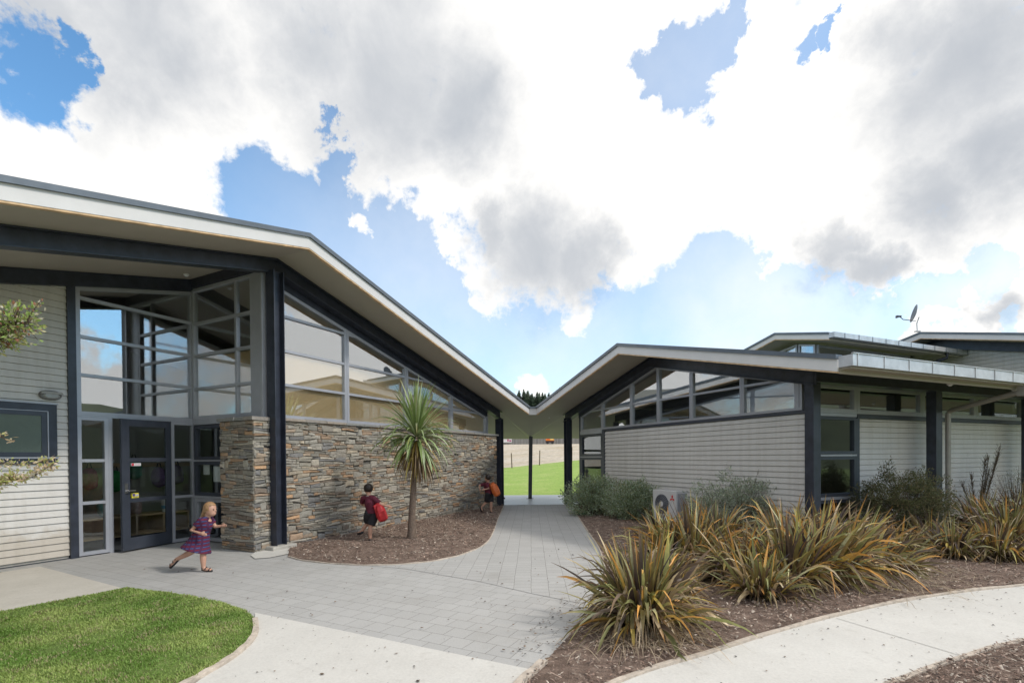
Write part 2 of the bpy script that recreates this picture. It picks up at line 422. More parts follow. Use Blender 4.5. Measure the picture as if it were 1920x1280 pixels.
mb.build('stone_pier', 'stone', LB)

# entrance wall boards
def limL(z, a0, a1):
    # inner beam underside: zL(s)-.3 = z
    return max(a0, -.1-(5.185-.22-z)/KS), a1
mb = MB(); boards(FL, -9, -2.2, .06, 4.75, PW, mb, limL)
FL.prism(mb, [(-9, .0), (-2.2, .0), (-2.2, 4.6), (-9, 2.9)], PW+.022, PW+.10)
o = mb.build('weatherboard_wall', 'board', LB)
mb = MB(); FL.box(mb, -9, -2.21, PW+.0, PW+.05, -.12, .055); mb.build('wall_base', 'concrete2', LB)
mb = MB(); FL.box(mb, -2.205, -2.095, PW-.06, PW+.10, .0, 4.66)
mb.build('corner_trim', 'dark', LB)

# roof, fascias, soffits
pr1, pr2 = FL.pt(-.1, -.85, 0), FL.pt(-.1, 9.5, 0)
VL = FL.pt(8.80, -.85, 0); VLz = zL(8.80)
COLt = Vector((.707, 18.985, 0))
def zLp(p): return zL(FL.xy((p[0], p[1], 0))[0])
def zRp(p): return zR(FR.xy((p[0], p[1], 0))[0])
LPp = FL.pt(8.37, 0, 0)
RPp = FR.pt(0, 0, 0)
VR = FR.pt(-.22, -1.0, 0)
VM = (VL+VR)/2
SL = MB()
slab(SL, [FL.pt(-9, -.85, 0), pr1, pr2, FL.pt(-9, 9.5, 0)], zLp, .03)
slab(SL, [pr1, VL, LPp, FL.pt(8.37, 9.5, 0), pr2], zLp, .03)
SL.build('soffit', 'soffit', LB)
RF = MB()
slab(RF, [FL.pt(-9, -.86, 0), FL.pt(-.1, -.86, 0), FL.pt(-.1, 9.6, 0), FL.pt(-9, 9.6, 0)], lambda p: zLp(p)+.032, .225)
slab(RF, [FL.pt(-.1, -.86, 0), VL, LPp, FL.pt(8.37, 9.6, 0), FL.pt(-.1, 9.6, 0)], lambda p: zLp(p)+.032, .225)
RF.build('roof', 'flash', LB)
def verge(fr, segs, n, zf, th, parent, ext=0):
    w = MB(); e = MB(); c = MB()
    for a, b in segs:
        fr.prism(w, [(a, zf(a)+.018), (b, zf(b)+.018), (b, zf(b)+th), (a, zf(a)+th)], n-.05, n-.02)
        fr.prism(e, [(a, zf(a)-.006), (b, zf(b)-.006), (b, zf(b)+.016), (a, zf(a)+.016)], n-.045, n+.015)
        fr.prism(c, [(a, zf(a)+th-.004), (b, zf(b)+th-.004), (b, zf(b)+th+.068), (a, zf(a)+th+.068)], n-.085, n+.06)
    w.build('fascia', 'white', parent); e.build('fascia_batten', 'edge', parent); c.build('roof_flashing', 'flash', parent)
verge(FL, [(-9, -.1), (-.1, 8.80)], -.85, zL, .20, LB)
# beams
mb = MB()
def ibeam(fr, a, b, n, zf, h, mb, fl=.10):
    d = .006
    fr.prism(mb, [(a, zf(a)-h), (b, zf(b)-h), (b, zf(b)-h+.016), (a, zf(a)-h+.016)], n-fl, n+fl)
    fr.prism(mb, [(a, zf(a)-h+.016), (b, zf(b)-h+.016), (b, zf(b)-.022), (a, zf(a)-.022)], n-.01, n+.01)
    fr.prism(mb, [(a, zf(a)-.022), (b, zf(b)-.022), (b, zf(b)-d), (a, zf(a)-d)], n-fl, n+fl)
ibeam(FL, -9, -.1, 0, zL, .25, mb); ibeam(FL, -.1, 8.37, 0, zL, .25, mb)
mb.build('steel_beam', 'dark', LB)
mb = MB()   # deep board above the clerestory windows
FL.prism(mb, [(-.05, zL(-.05)-.39), (7.72, zL(7.72)-.36), (7.72, zL(7.72)-.004), (-.05, zL(-.05)-.004)], .105, .20)
FL.prism(mb, [(-9, zL(-9)-.31), (-.2, zL(-.2)-.22), (-.2, zL(-.2)-.004), (-9, zL(-9)-.004)], PW-.10, PW+.05)
FLr.prism(mb, [(.03, 4.965), (PW-.1, 4.965), (PW-.1, zL(-.22)-.004), (.03, zL(-.22)-.004)], -.28, -.12)
mb.build('head_board', 'dark', LB)
def hpost(fr, a, n, z0, z1, parent, w=.2, name='steel_post', flange_a=True):
    mb = MB(); h = w/2
    if flange_a:
        fr.box(mb, a-h, a-h+.014, n-h, n+h, z0, z1); fr.box(mb, a+h-.014, a+h, n-h, n+h, z0, z1); fr.box(mb, a-h+.014, a+h-.014, n-.006, n+.006, z0, z1)
    else:
        fr.box(mb, a-h, a+h, n-h, n-h+.014, z0, z1); fr.box(mb, a-h, a+h, n+h-.014, n+h, z0, z1); fr.box(mb, a-.006, a+.006, n-h+.014, n+h-.014, z0, z1)
    return mb.build(name, 'dark', parent)
hpost(FL, -.16, -.10, .07, 4.92, LB, .21)
hpost(FL, 8.33, .0, .0, 2.87, LB, .2)
mb = MB(); FL.box(mb, -.38, .12, -.26, -.002, -.05, .075); mb.build('post_footing', 'concrete2', LB, bevel=.02)

# clerestory windows above the stone wall
ZB = 2.36; rows = (2.98, 3.61, 4.25)
wt = lambda s: zL(s)-.385
mull = (.12, 1.72, 3.70, 5.69, 7.65)
for i in range(4):
    a, b = mull[i]+.003, mull[i+1]-.003
    ol = [(a, ZB), (b, ZB), (b, wt(b)), (a, wt(a))]
    bars = []
    for zr in rows:
        if zr < wt(a)-.06:
            e = b-.03
            if zr > wt(b)-.03: e = -.1+(5.185-.385-zr)/KS-.02
            bars.append(((a+.03, zr), (e, zr), .05))
    ztop = min(rows[1], 9)
    bl = [(a+.05, ZB+.05), (b-.05, ZB+.05), (b-.05, min(3.6, wt(b)-.05))]
    if wt(b)-.05 < 3.6 < wt(a): bl.append((-.1+(5.185-.385-.05-3.6)/KS, 3.6))
    bl.append((a+.05, min(3.6, wt(a)-.06)))
    glazing(LB, 'clerestory_window', FL, .15, ol, bars, .06, blind=bl)
mb = MB(); FL.box(mb, .02, 7.72, .06, .30, 2.34, 2.357); mb.build('window_sill', 'alu', LB)
mb = MB(); FL.prism(mb, [(7.66, 2.36), (7.74, 2.36), (7.74, wt(7.74)+.02), (7.66, wt(7.66)+.02)], .09, .24); mb.build('end_trim', 'alu', LB)
# entrance glazing: big grid over the door
s0, s1 = -2.09, -.20
tl = (5.185-.22) ; wtd = lambda s: zL(s)-.235
glazing(LB, 'entrance_window', FL, PW, [(s0, 2.36), (s1, 2.36), (s1, wtd(s1)), (s0, wtd(s0))],
        [((s0+.03, z), (s1-.03, z), .052) for z in (3.025, 3.66, 4.30)], .06)
glazing(LB, 'side_light', FL, PW, [(s0, .02), (-1.66, .02), (-1.66, 2.33), (s0, 2.33)], [((s0+.03, .89), (-1.7, .89), .05), ((s0+.03, 1.60), (-1.7, 1.60), .05)], .055, glass='glassfront')
glazing(LB, 'side_light', FL, PW, [(-.645, .02), (s1, .02), (s1, 2.33), (-.645, 2.33)], [((-.61, .89), (s1-.03, .89), .05), ((-.61, 1.60), (s1-.03, 1.60), .05)], .055, glass='glassfront')
mb = MB(); FL.box(mb, s0, s1, PW-.05, PW+.05, 2.332, 2.358); FL.box(mb, -1.66, -1.60, PW-.05, PW+.05, .0, 2.33)
mb.build('door_frame', 'alu', LB)
# door leaf, slightly ajar, hinged on its right
ang = R(13); hd = dL*math.cos(ang)+(dP)*math.sin(ang); hn = (dP*math.cos(ang)-dL*math.sin(ang))
FD = Frame(FL.pt(-.66, PW-.03, 0), -hd, hn)
mb = MB(); W_ = .935
FD.box(mb, 0, W_, -.022, .022, .03, .24); FD.box(mb, 0, W_, -.022, .022, 2.20, 2.32)
FD.box(mb, 0, .10, -.0218, .0218, .24, 2.20); FD.box(mb, W_-.14, W_, -.0218, .0218, .24, 2.20)
FD.box(mb, .10, W_-.14, -.02, .02, .86, .93); FD.box(mb, .10, W_-.14, -.02, .02, 1.57, 1.64)
door = mb.build('door', 'darkfr', LB)
mb = MB(); FD.box(mb, .09, W_-.13, -.004, .004, .22, 2.22); mb.build('pane', 'glassfront', door)
mb = MB(); FD.box(mb, W_-.095, W_-.045, -.032, -.0225, 1.02, 1.20); mb.tube([FD.pt(W_-.07, -.03, 1.07), FD.pt(W_-.07, -.075, 1.07), FD.pt(W_-.19, -.08, 1.07)], .010, 8)
FD.box(mb, W_-.095, W_-.045, .0225, .032, 1.02, 1.20); mb.build('door_handle', 'chrome', door)
mb = MB(); FD.box(mb, W_-.165-.17, W_-.165, -.0255, -.0225+.02, 1.50, 1.548, (.75, .76, .78)); FD.box(mb, W_-.165-.045, W_-.168, -.0275, -.026, 1.503, 1.545, (.6, .05, .08))
for k in range(5): FD.box(mb, W_-.32+k*.02, W_-.307+k*.02, -.0275, -.026, 1.516, 1.532, (.5, .2, .25))
mb.build('door_sticker', 'col', door)
mb = MB(); FD.box(mb, W_-.165-.125, W_-.165, -.0255, -.0022, .935, 1.02, (.75, .66, .05)); FD.box(mb, W_-.165-.12, W_-.23, -.0275, -.026, .965, .998, (.45, .45, .55)); FD.box(mb, W_-.222, W_-.175, -.0275, -.026, .965, 1.012, (.10, .07, .25))
FD.box(mb, W_-.27, W_-.19, -.0275, -.026, .944, .957, (.35, .3, .1)); mb.build('door_sticker', 'col', door)
# return glazing (faces the entrance court)
a0, a1 = .12, 2.245; top = 4.955
glazing(LB, 'return_window', FLr, -.2, [(a0+.30, 2.40), (a1, 2.40), (a1, top), (a0+.30, top)],
        [((a0+.32, z), (a1-.03, z), .052) for z in (2.99, 3.645, 4.27)] + [((.905, 2.43), (.905, top-.03), .05)], .055, blind=[(.5, 2.46), (2.2, 2.46), (2.2, 3.6), (.5, 3.6)])
mb = MB(); FLr.box(mb, .10, .415, -.25, -.15, 2.34, top); FL.box(mb, -.32, -.03, .05, .10, 2.34, 4.9)
FLr.box(mb, .10, a1, -.245, -.155, 2.285, 2.397); mb.build('return_trim', 'alu', LB)
for z0_, z1_ in ((1.60, 2.27), (.90, 1.56), (.03, .84)):
    glazing(LB, 'return_light', FLr, -.2, [(.86, z0_), (a1-.02, z0_), (a1-.02, z1_), (.86, z1_)], [((1.28, z0_+.03), (1.28, z1_-.03), .05)], .06, 'darkfr' if z0_ > .5 else 'alu', 'glassfront')
for za_, zb_ in ((1.567, 1.595), (.847, .893)):
    mb = MB(); FLr.box(mb, .86, a1, -.255, -.15, za_, zb_); mb.build('return_rail', 'alu', LB)
# small dark window in the board wall
mb = MB()
FL.box(mb, -3.9, -2.355, PW-.055, PW+.02, 2.385, 2.49); FL.box(mb, -3.9, -2.355, PW-.055, PW+.02, 1.56, 1.655); FL.box(mb, -2.46, -2.355, PW-.054, PW+.02, 1.655, 2.385)
wn = mb.build('board_window', 'dark', LB)
mb = MB(); FL.box(mb, -3.9, -2.345, PW-.075, PW-.02, 2.492, 2.512); FL.box(mb, -3.9, -2.35, PW-.085, PW-.02, 1.636, 1.662)
FL.box(mb, -3.9, -2.462, PW-.062, PW-.02, 2.375, 2.384); FL.box(mb, -2.475, -2.462, PW-.062, PW-.02, 1.664, 2.384); mb.build('window_bead', 'alu', wn)
mb = MB(); FL.box(mb, -3.9, -2.477, PW-.05, PW+.02, 2.305, 2.373); FL.box(mb, -3.9, -2.477, PW-.05, PW+.02, 1.665, 1.735); FL.box(mb, -2.545, -2.477, PW-.049, PW+.02, 1.735, 2.305); mb.build('window_frame', 'darkfr', wn)
mb = MB(); FL.box(mb, -3.9, -2.545, PW-.047, PW-.041, 1.735, 2.305); mb.build('pane', 'glassfront', wn)
mb = MB(); FL.box(mb, -3.9, -2.5, PW-.038, PW-.033, 1.70, 2.34, (.20, .24, .24)); mb.build('blind', 'col', wn)
# interior shell
mb = MB()
FL.box(mb, -9, 8.0, 8.5, 8.6, 0, 5.1); FL.box(mb, 7.9, 8.0, .30, 8.5, 0, 3.2); FL.box(mb, -9.1, -9, 0, 8.5, 0, 3.0)
FL.box(mb, .02, 7.9, .262, .30, .02, 2.33)
FL.box(mb, -3.6, 1.2, 4.6, 4.7, 0.03, 2.9); FL.box(mb, -3.6, -3.5, PW+.12, 4.6, .03, 4.3)
mb.build('interior_wall', 'inwall', LB)
mb = MB(); FL.box(mb, -9, 8.0, PW-.02, 8.5, -.02, .016); FL.box(mb, -.15, 8.0, .3, PW-.02, -.02, .016); mb.build('interior_floor', 'infloor', LB)

# ================================================================== BREEZEWAY CANOPY
CN = thing('breezeway_canopy', 'folded flat soffit canopy joining the two buildings behind the roof valley', 'canopy', (.7, 18, 0))
mb = MB()
def poly3(mb, pts, th=.12):
    k = len(pts); lo = [Vector(p) for p in pts]; hi = [v+Vector((0, 0, th)) for v in lo]
    mb.add(lo+hi, [tuple(range(k)), tuple(range(2*k-1, k-1, -1))] + [(i, k+i, k+(i+1) % k, (i+1) % k) for i in range(k)])
z3 = lambda p, z: (p.x, p.y, z)
LPz = zL(8.37); RPz = zR(0)
C0 = (COLt.x, COLt.y, 2.385); BY = 20.0
Vm1 = ((VL.x+VR.x)/2, VL.y, zL(8.80))
Lp = z3(LPp, LPz+.003); Rp = z3(RPp, RPz+.003)
poly3(mb, [z3(VL, VLz+.002), (VM.x, VM.y, VLz+.002), C0, Lp])
poly3(mb, [(VM.x, VM.y, VLz+.0025), z3(VR, zR(-.22)+.002), Rp, C0])
poly3(mb, [Lp, C0, (C0[0], BY, 2.335)]); poly3(mb, [Lp, (C0[0], BY, 2.335), (-3.2, BY, 2.335)])
poly3(mb, [C0, Rp, (C0[0], BY, 2.335)]); poly3(mb, [Rp, (4.6, BY, 2.335), (C0[0], BY, 2.335)])
poly3(mb, [Lp, (-3.2, BY, 2.335), (-3.2, 17.6, 3.1)]); poly3(mb, [Rp, (4.6, 17.6, 3.1), (4.6, BY, 2.335)])
mb.build('soffit', 'soffit', CN)
mb = MB(); d_ = (VR-VL); FV = Frame(VL, Vector((d_.x, 0, 0)).normalized(), Vector((0, 1, 0)))
wv = d_.x
FV.box(mb, -.01, wv+.01, -.055, .35, VLz-.004, VLz+.20); mb.build('fascia', 'white', CN)
mb = MB(); FV.box(mb, -.06, wv+.06, -.09, .6, VLz+.202, VLz+.262); mb.build('valley_gutter', 'flash', CN)
cp = thing('steel_column', 'slim dark leaning steel column under the roof valley', 'column', (.707, 18.985, 0))
mb = MB(); mb.box((.707, 18.985, 1.19), (.14, .14, 2.4), Matrix.Rotation(R(1.1), 3, 'Y')); mb.build('shaft', 'dark', cp)
mb = MB(); mb.box((.68, 18.985, .008), (.26, .26, .016)); mb.build('base_plate', 'dark', cp)

# ================================================================== RIGHT BUILDING
RB = thing('school_building', 'gabled building with grey weatherboard walls, dark posts and a seamed metal box gutter', 'building', FR.pt(5, 4, 0))
NW = .15; TC = 8.25
mb = MB(); boards(FR, 2.05, 8.44, .10, 2.35, NW, mb)
FR.box(mb, 1.96, 8.43, NW+.022, NW+.1, -.05, 2.36)
boards(FRr, 1.89, 12.5, .10, 2.31, TC, mb) if False else None
mb.build('weatherboard_wall', 'board', RB)
FRs = Frame(FR.pt(TC, 0, 0), dQ, -dT)     # side wall: a = n coordinate, n axis into the building
mb = MB(); boards(FRs, 1.89, 12.5, .10, 2.31, 0, mb); FRs.box(mb, 1.85, 12.5, .022, .1, -.05, 2.32)
mb.build('weatherboard_wall', 'board', RB)
# roof
mb = MB(); rA, rB = FR.pt(4.38, -1, 0), FR.pt(4.38, 9, 0)
slab(mb, [VR, rA, rB, FR.pt(-.0, 9, 0), RPp], zRp, .03); slab(mb, [rA, FR.pt(9.76, -1, 0), FR.pt(9.76, 13, 0), FR.pt(4.38, 13, 0)], zRp, .03)
mb.build('soffit', 'soffit', RB)
mb = MB(); slab(mb, [VR, FR.pt(4.38, -1.01, 0), FR.pt(4.38, 13.1, 0), FR.pt(-.0, 13.1, 0), RPp], lambda p: zRp(p)+.032, .225); slab(mb, [FR.pt(4.38, -1.01, 0), FR.pt(9.74, -1.01, 0), FR.pt(9.74, 13.1, 0), FR.pt(4.38, 13.1, 0)], lambda p: zRp(p)+.032, .225)
mb.build('roof', 'flash', RB)
verge(FR, [(-.22, 4.38), (4.38, 9.77)], -1.0, zR, .20, RB)
mb = MB(); ibeam(FR, -.1, 4.38, 0, zR, .25, mb); ibeam(FR, 4.38, 8.72, 0, zR, .25, mb)
ibeam(FRs, 0.0, 13, -.40, lambda a: zR(8.65), .20, mb); mb.build('steel_beam', 'dark', RB)
mb = MB(); FR.prism(mb, [(.60, zR(.6)-.34), (4.38, zR(4.38)-.24), (4.38, zR(4.38)-.004), (.6, zR(.6)-.004)], .10, .22)
FR.prism(mb, [(4.38, zR(4.38)-.24), (8.5, zR(8.5)-.19), (8.5, zR(8.5)-.004), (4.38, zR(4.38)-.004)], .10, .22)
FRs.box(mb, .1, 12.5, -.04, .06, 2.96, zR(TC)-.004)
FR.box(mb, 1.95, 8.44, .10, .20, 2.355, 2.415); FRs.box(mb, 1.83, 12.5, -.035, .04, 2.315, 2.395)
FR.box(mb, 1.93, 2.045, NW-.045, NW+.05, 0, 2.353); FR.box(mb, .60, .70, NW-.04, NW+.2, 0, 3.0)
FRs.box(mb, 1.78, 1.885, -.04, .04, 0, 2.313)
mb.build('trim_board', 'darkfr', RB)
hpost(FR, .06, 0, 0, 2.9, RB, .2); 
mb = MB(); FR.box(mb, 8.51, 8.68, -.02, .17, 0, 3.04); FR.box(mb, TC+.0, 8.44, .17, .28, 0, 3.0); mb.build('corner_post', 'dark', RB, bevel=.004)
for a in (3.74, 7.62):
    mb = MB(); FRs.box(mb, a-.11, a+.11, -.47, -.29, 0, 2.88); mb.build('steel_post', 'dark', RB, bevel=.004)
# gable windows above the boards
wr_ = lambda t: (zR(t)-.335+.02*t if t < 4.38 else zR(t)-.245+.01*(t-4.4))
def rwin(a, b, z0, bars, name='gable_window', apex=None):
    ol = [(a, z0), (b, z0), (b, wr_(b))]
    if apex: ol.append((apex, wr_(apex)))
    ol.append((a, wr_(a)))
    return glazing(RB, name, FR, NW, ol, bars, .05)
ZR = 2.42
rwin(.70, 1.925, ZR, [((1.25, 3.02), (1.90, 3.02), .045)])
rwin(1.93, 3.345, ZR, [((1.96, 3.02), (3.32, 3.02), .045)])
rwin(3.35, 4.455, ZR, [((3.38, 3.02), (4.42, 3.02), .045)], apex=4.38)
rwin(4.46, 5.605, ZR, [((4.49, 3.02), (5.58, 3.02), .045)])
rwin(5.61, 7.04, ZR, [((5.64, 3.02), (7.01, 3.02), .045)])
rwin(7.045, 8.37, ZR, [((7.07, 3.02), (7.85, 3.02), .045)])
for z0_, z1_ in ((1.61, 2.30), (.75, 1.575)):
    glazing(RB, 'lower_window', FR, NW, [(.71, z0_), (1.93, z0_), (1.93, z1_), (.71, z1_)], [], .075, 'darkfr', 'glassfront')
for za_, zb_ in ((2.305, 2.415), (1.58, 1.605)):
    mb = MB(); FR.box(mb, .70, 1.93, NW-.06, NW+.04, za_, zb_); mb.build('window_rail', 'alu', RB)
# side wall strip of windows
edges = (.12, 1.80, 4.0, 6.11, 8.25, 10.4, 12.5)
for a, b in zip(edges, edges[1:]):
    glazing(RB, 'strip_window', FRs, 0, [(a+.003, 2.40), (b-.003, 2.40), (b-.003, 2.955), (a+.003, 2.955)], [], .085)
for z0_, z1_ in ((1.61, 2.33), (.80, 1.565), (.05, .735)):
    glazing(RB, 'tall_window', FRs, 0, [(.3, z0_), (1.77, z0_), (1.77, z1_), (.3, z1_)], [], .06, 'darkfr', 'glassfront')
for za_, zb_ in ((1.57, 1.605), (.74, .795), (2.335, 2.395)):
    mb = MB(); FRs.box(mb, .3, 1.775, -.055, .045, za_, zb_); mb.build('window_rail', 'alu', RB)
mb = MB(); FR.prism(mb, [(.75, 0), (8.2, 0), (8.2, zR(8.2)-.01), (4.38, zR(4.38)-.01), (.75, zR(.75)-.01)], 8.0, 8.1); FRs.box(mb, .22, 12.5, 7.45, 7.55, 0, 3.2) ; FR.box(mb, 1.95, 8.2, NW+.102, NW+.15, 0, 2.35); FRs.box(mb, 1.9, 12.4, .102, .15, 0, 2.3)
FRs.box(mb, 12.4, 12.5, .1, 8.1, 0, 3)
mb.build('interior_wall', 'inwall', RB)
mb = MB(); FR.box(mb, .9, 8.2, .2, 12.4, -.02, .02); mb.build('interior_floor', 'infloor', RB)
# box gutter with seams, eave board, downpipe
mb = MB(); zt, zb = 3.045, 2.872
FRs.box(mb, -1.03, 13, -1.725, -1.53, zb, zb+.012); FRs.box(mb, -1.03, 13, -1.735, -1.725, zb, zt)
FRs.box(mb, -1.04, -1.03, -1.735, -1.53, zb, zt-.01); FRs.box(mb, -1.045, 13, -1.75, -1.715, zt, zt+.012)
a = -.93
k = 0
while a < 12.8:
    FRs.box(mb, a-.010, a+.010, -1.745, -1.7352, zb-.004, zt-.002); FRs.box(mb, a-.008, a+.008, -1.74, -1.54, zb-.008, zb-.001); a += .62
gut = mb.build('box_gutter', 'zinc', RB)
mb = MB(); FRs.box(mb, -1.0, 13, -1.528, -1.50, 2.79, 3.04); FRs.box(mb, -1.0, 13, -1.68, -1.529, 2.845, 2.868); mb.build('eave_board', 'soffit', RB)
mb = MB(); A_ = FRs
mb.tube([A_.pt(4.16, -.42, .0), A_.pt(4.16, -.42, 2.44), A_.pt(4.155, -.47, 2.50), A_.pt(3.98, -1.60, 2.73)], .048, 10)
A_.box(mb, 3.93, 4.03, -1.70, -1.58, 2.66, 2.868)
mb.build('downpipe', 'pipe', RB)

# ------------------------------------------------------------------ upper buildings behind
UB = thing('school_building', 'far building with a raised roof and blue grey gutter seen above the near gutter', 'building', gdist(1562, 690, 16) * 1.0)
E2 = gdist(1556, 637, 16.)      # lower gable corner (soffit height)
FU = Frame((E2.x, E2.y, 0), dT, dQ); ze = E2.z
# ridge position from the picture: on the gable plane
r_s, r_z = FU.on(1455, 637.5, 0)
rs = abs(r_s); zU = lambda t: (ze+KS*.9*(-t) if t > -rs else ze+KS*.9*rs-KS*(-t-rs))
UB.location = (E2.x+3, E2.y+3, 0)
mb = MB(); zUp = lambda p: zU(FU.xy((p[0], p[1], 0))[0])
slab(mb, [FU.pt(-rs-5, 0, 0), FU.pt(-rs, 0, 0), FU.pt(-rs, 12, 0), FU.pt(-rs-5, 12, 0)], zUp, .04); slab(mb, [FU.pt(-rs, 0, 0), FU.pt(0, 0, 0), FU.pt(0, 8.3, 0), FU.pt(-rs, 8.3, 0)], zUp, .04)
mb.build('soffit', 'soffit', UB)
mb = MB(); slab(mb, [FU.pt(-rs-5, -.01, 0), FU.pt(-rs, -.01, 0), FU.pt(-rs, 12, 0), FU.pt(-rs-5, 12, 0)], lambda p: zUp(p)+.042, .2); slab(mb, [FU.pt(-rs, -.01, 0), FU.pt(-.01, -.01, 0), FU.pt(-.01, 8.3, 0), FU.pt(-rs, 8.3, 0)], lambda p: zUp(p)+.042, .2)
mb.build('roof', 'flash', UB)
verge(FU, [(-rs-5, -rs), (-rs, 0.0)], 0, zU, .18, UB)
mb = MB(); FUs = Frame(FU.pt(0, 0, 0), dQ, -dT)
FUs.box(mb, -.06, 7.9, -.19, -.002, ze+.06, ze+.22); a = .5
gu = mb.build('box_gutter', 'zinc', UB)
mb = MB()
a = .45
while a < 7.8: FUs.box(mb, a-.012, a+.012, -.197, -.1902, ze+.055, ze+.222); a += .72
tag(mb.build('seams', 'flash', gu), kind='stuff')
mb = MB(); mb.tube([FUs.pt(6.5, -.08, ze+.06), FUs.pt(6.5, -.08, ze-.12), FUs.pt(6.0, .7, ze-.45)], .06, 8); mb.build('downpipe', 'dark', UB)
zw = ze+.02
for a, b in ((.75, 4.3), (4.35, 6.1)):
    glazing(UB, 'clerestory_window', FUs, .95, [(a, ze-.95), (b, ze-.95), (b, ze+.10), (a, ze+.10)], [], .06)
for a, b in ((-1.6, -.98), (-3.2, -1.65), (-4.9, -3.25)):
    h = lambda t: zU(t)-.10
    glazing(UB, 'gable_window', FU, .72, [(a, ze-.95), (b, ze-.95), (b, h(b)), (a, h(a))], [], .06)
mb = MB(); FUs.box(mb, .70, 6.12, .93, 1.0, 0, ze-.96); FU.box(mb, -8, -.95, .70, .80, 0, ze-.96); FU.box(mb, -5, -.94, 6.05, 6.12, 0, ze-.1)
mb.build('weatherboard_wall', 'board', UB)

TB = thing('school_building', 'furthest gabled building at the right edge, weatherboard gable carrying a satellite dish', 'building', (18, 18, 0))
Rg = gdist(1727, 635, 19.5); FT = Frame((Rg.x, Rg.y, 0), dT, dQ); zr0 = Rg.z
zT = lambda t: zr0-KS*abs(t)
TB.location = FT.pt(0, 3, 0)
zTp = lambda p: zT(FT.xy((p[0], p[1], 0))[0])
mb = MB()
for a, b in ((-8, 0), (0, 9)): slab(mb, [FT.pt(a, 0, 0), FT.pt(b, 0, 0), FT.pt(b, 9, 0), FT.pt(a, 9, 0)], zTp, .04)
mb.build('soffit', 'soffit', TB)
mb = MB()
for a, b in ((-8, 0), (0, 9)): slab(mb, [FT.pt(a, -.01, 0), FT.pt(b, -.01, 0), FT.pt(b, 9, 0), FT.pt(a, 9, 0)], lambda p: zTp(p)+.042, .2)
mb.build('roof', 'flash', TB); verge(FT, [(-8, 0), (0, 9)], 0, zT, .20, TB)
mb = MB(); FT.prism(mb, [(-8, zT(-8)-.32), (0, zT(0)-.32), (0, zT(0)-.004), (-8, zT(-8)-.004)], .80, .92); FT.prism(mb, [(0, zT(0)-.32), (9, zT(9)-.32), (9, zT(9)-.004), (0, zT(0)-.004)], .80, .92); mb.build('steel_beam', 'dark', TB)
mb = MB()
def limT(z, a0, a1):
    w = (zr0-.15-z)/KS; return max(a0, -w), min(a1, w)
boards(FT, -8, 9, 1.5, zr0-.3, 1.0, mb, limT, .15); mb.build('weatherboard_wall', 'board', TB)

# satellite dish on that ridge
dp = gdist(1720, 624, 19.2); dp.z = zT(FT.xy(dp)[0])+.25
SD = thing('satellite_dish', 'grey satellite dish on a bent mast at the peak of the far right roof', 'satellite dish', dp)
mb = MB(); mb.tube([dp-Vector((0, 0, .03)), dp+Vector((-.02, 0, .3)), dp+Vector((.07, 0, .55))], .02, 8); mb.box(dp+Vector((0, 0, .0)), (.18, .12, .04)); mb.build('mast', 'zinc', SD)
mb = MB(); rotd = Matrix.Rotation(R(-27), 3, 'Z') @ Matrix.Rotation(R(-76), 3, 'Y'); cdi = dp+Vector((-.05, 0, .68)); vs = []; ns = 20
rings = [(0, 0), (.12, .008), (.24, .035), (.33, .065), (.34, .07)]
vs = [cdi+rotd @ Vector((0, 0, 0))]
for rr, zz in rings[1:]:
    for k in range(ns): vs.append(cdi+rotd @ Vector((rr*math.cos(2*math.pi*k/ns), rr*1.08*math.sin(2*math.pi*k/ns), zz)))
fs = [(0, 1+k, 1+(k+1) % ns) for k in range(ns)] + [(1+j*ns+k, 1+(j+1)*ns+k, 1+(j+1)*ns+(k+1) % ns, 1+j*ns+(k+1) % ns) for j in range(3) for k in range(ns)]
mb.add(vs, fs); o = mb.build('dish', 'flash', SD, recalc=True); sm = o.modifiers.new('t', 'SOLIDIFY'); sm.thickness = .015
mb = MB(); mb.tube([cdi+rotd @ Vector((0, -.0, 0))+Vector((0, 0, -.28)), cdi+Vector((-.5, 0, -.22)), cdi+Vector((-.62, 0, -.12))], .014, 6); mb.box(cdi+Vector((-.66, 0, -.10)), (.16, .06, .06)); mb.box(cdi+Vector((-.74, 0, -.11)), (.05, .09, .09)); mb.build('feed_arm', 'darkfr', SD)

# ================================================================== GROUND
def sheet(name, pts, z, mat, parent=None):
    bm = bmesh.new(); vs = [bm.verts.new((p[0], p[1], z)) for p in pts]; f = bm.faces.new(vs); bmesh.ops.triangulate(bm, faces=[f])
    bmesh.ops.recalc_face_normals(bm, faces=bm.faces)
    me = bpy.data.meshes.new(name); bm.to_mesh(me); bm.free(); me.materials.append(M[mat])
    if me.polygons and me.polygons[0].normal.z < 0: me.flip_normals()
    o = bpy.data.objects.new(name, me); COL.objects.link(o); return struct(o)
def smooth_line(pts, n=6):
    P = [Vector((p[0], p[1])) for p in pts]; P = [P[0]*2-P[1]]+P+[P[-1]*2-P[-2]]; out = []
    for i in range(1, len(P)-2):
        for k in range(n):
            t = k/n; a, b, c, d = P[i-1:i+3]
            out.append(.5*((2*b)+(c-a)*t+(2*a-5*b+4*c-d)*t*t+(3*b-a-3*c+d)*t**3))
    out.append(P[-2]); return out
G = lambda *ps: [g(x, y).xy for x, y in ps]
def inpoly(p, poly):
    c = False; n = len(poly); x, y = p; j = n-1
    for i in range(n):
        xi, yi = poly[i]; xj, yj = poly[j]
        if (yi > y) != (yj > y) and x < (xj-xi)*(y-yi)/(yj-yi)+xi: c = not c
        j = i
    return c

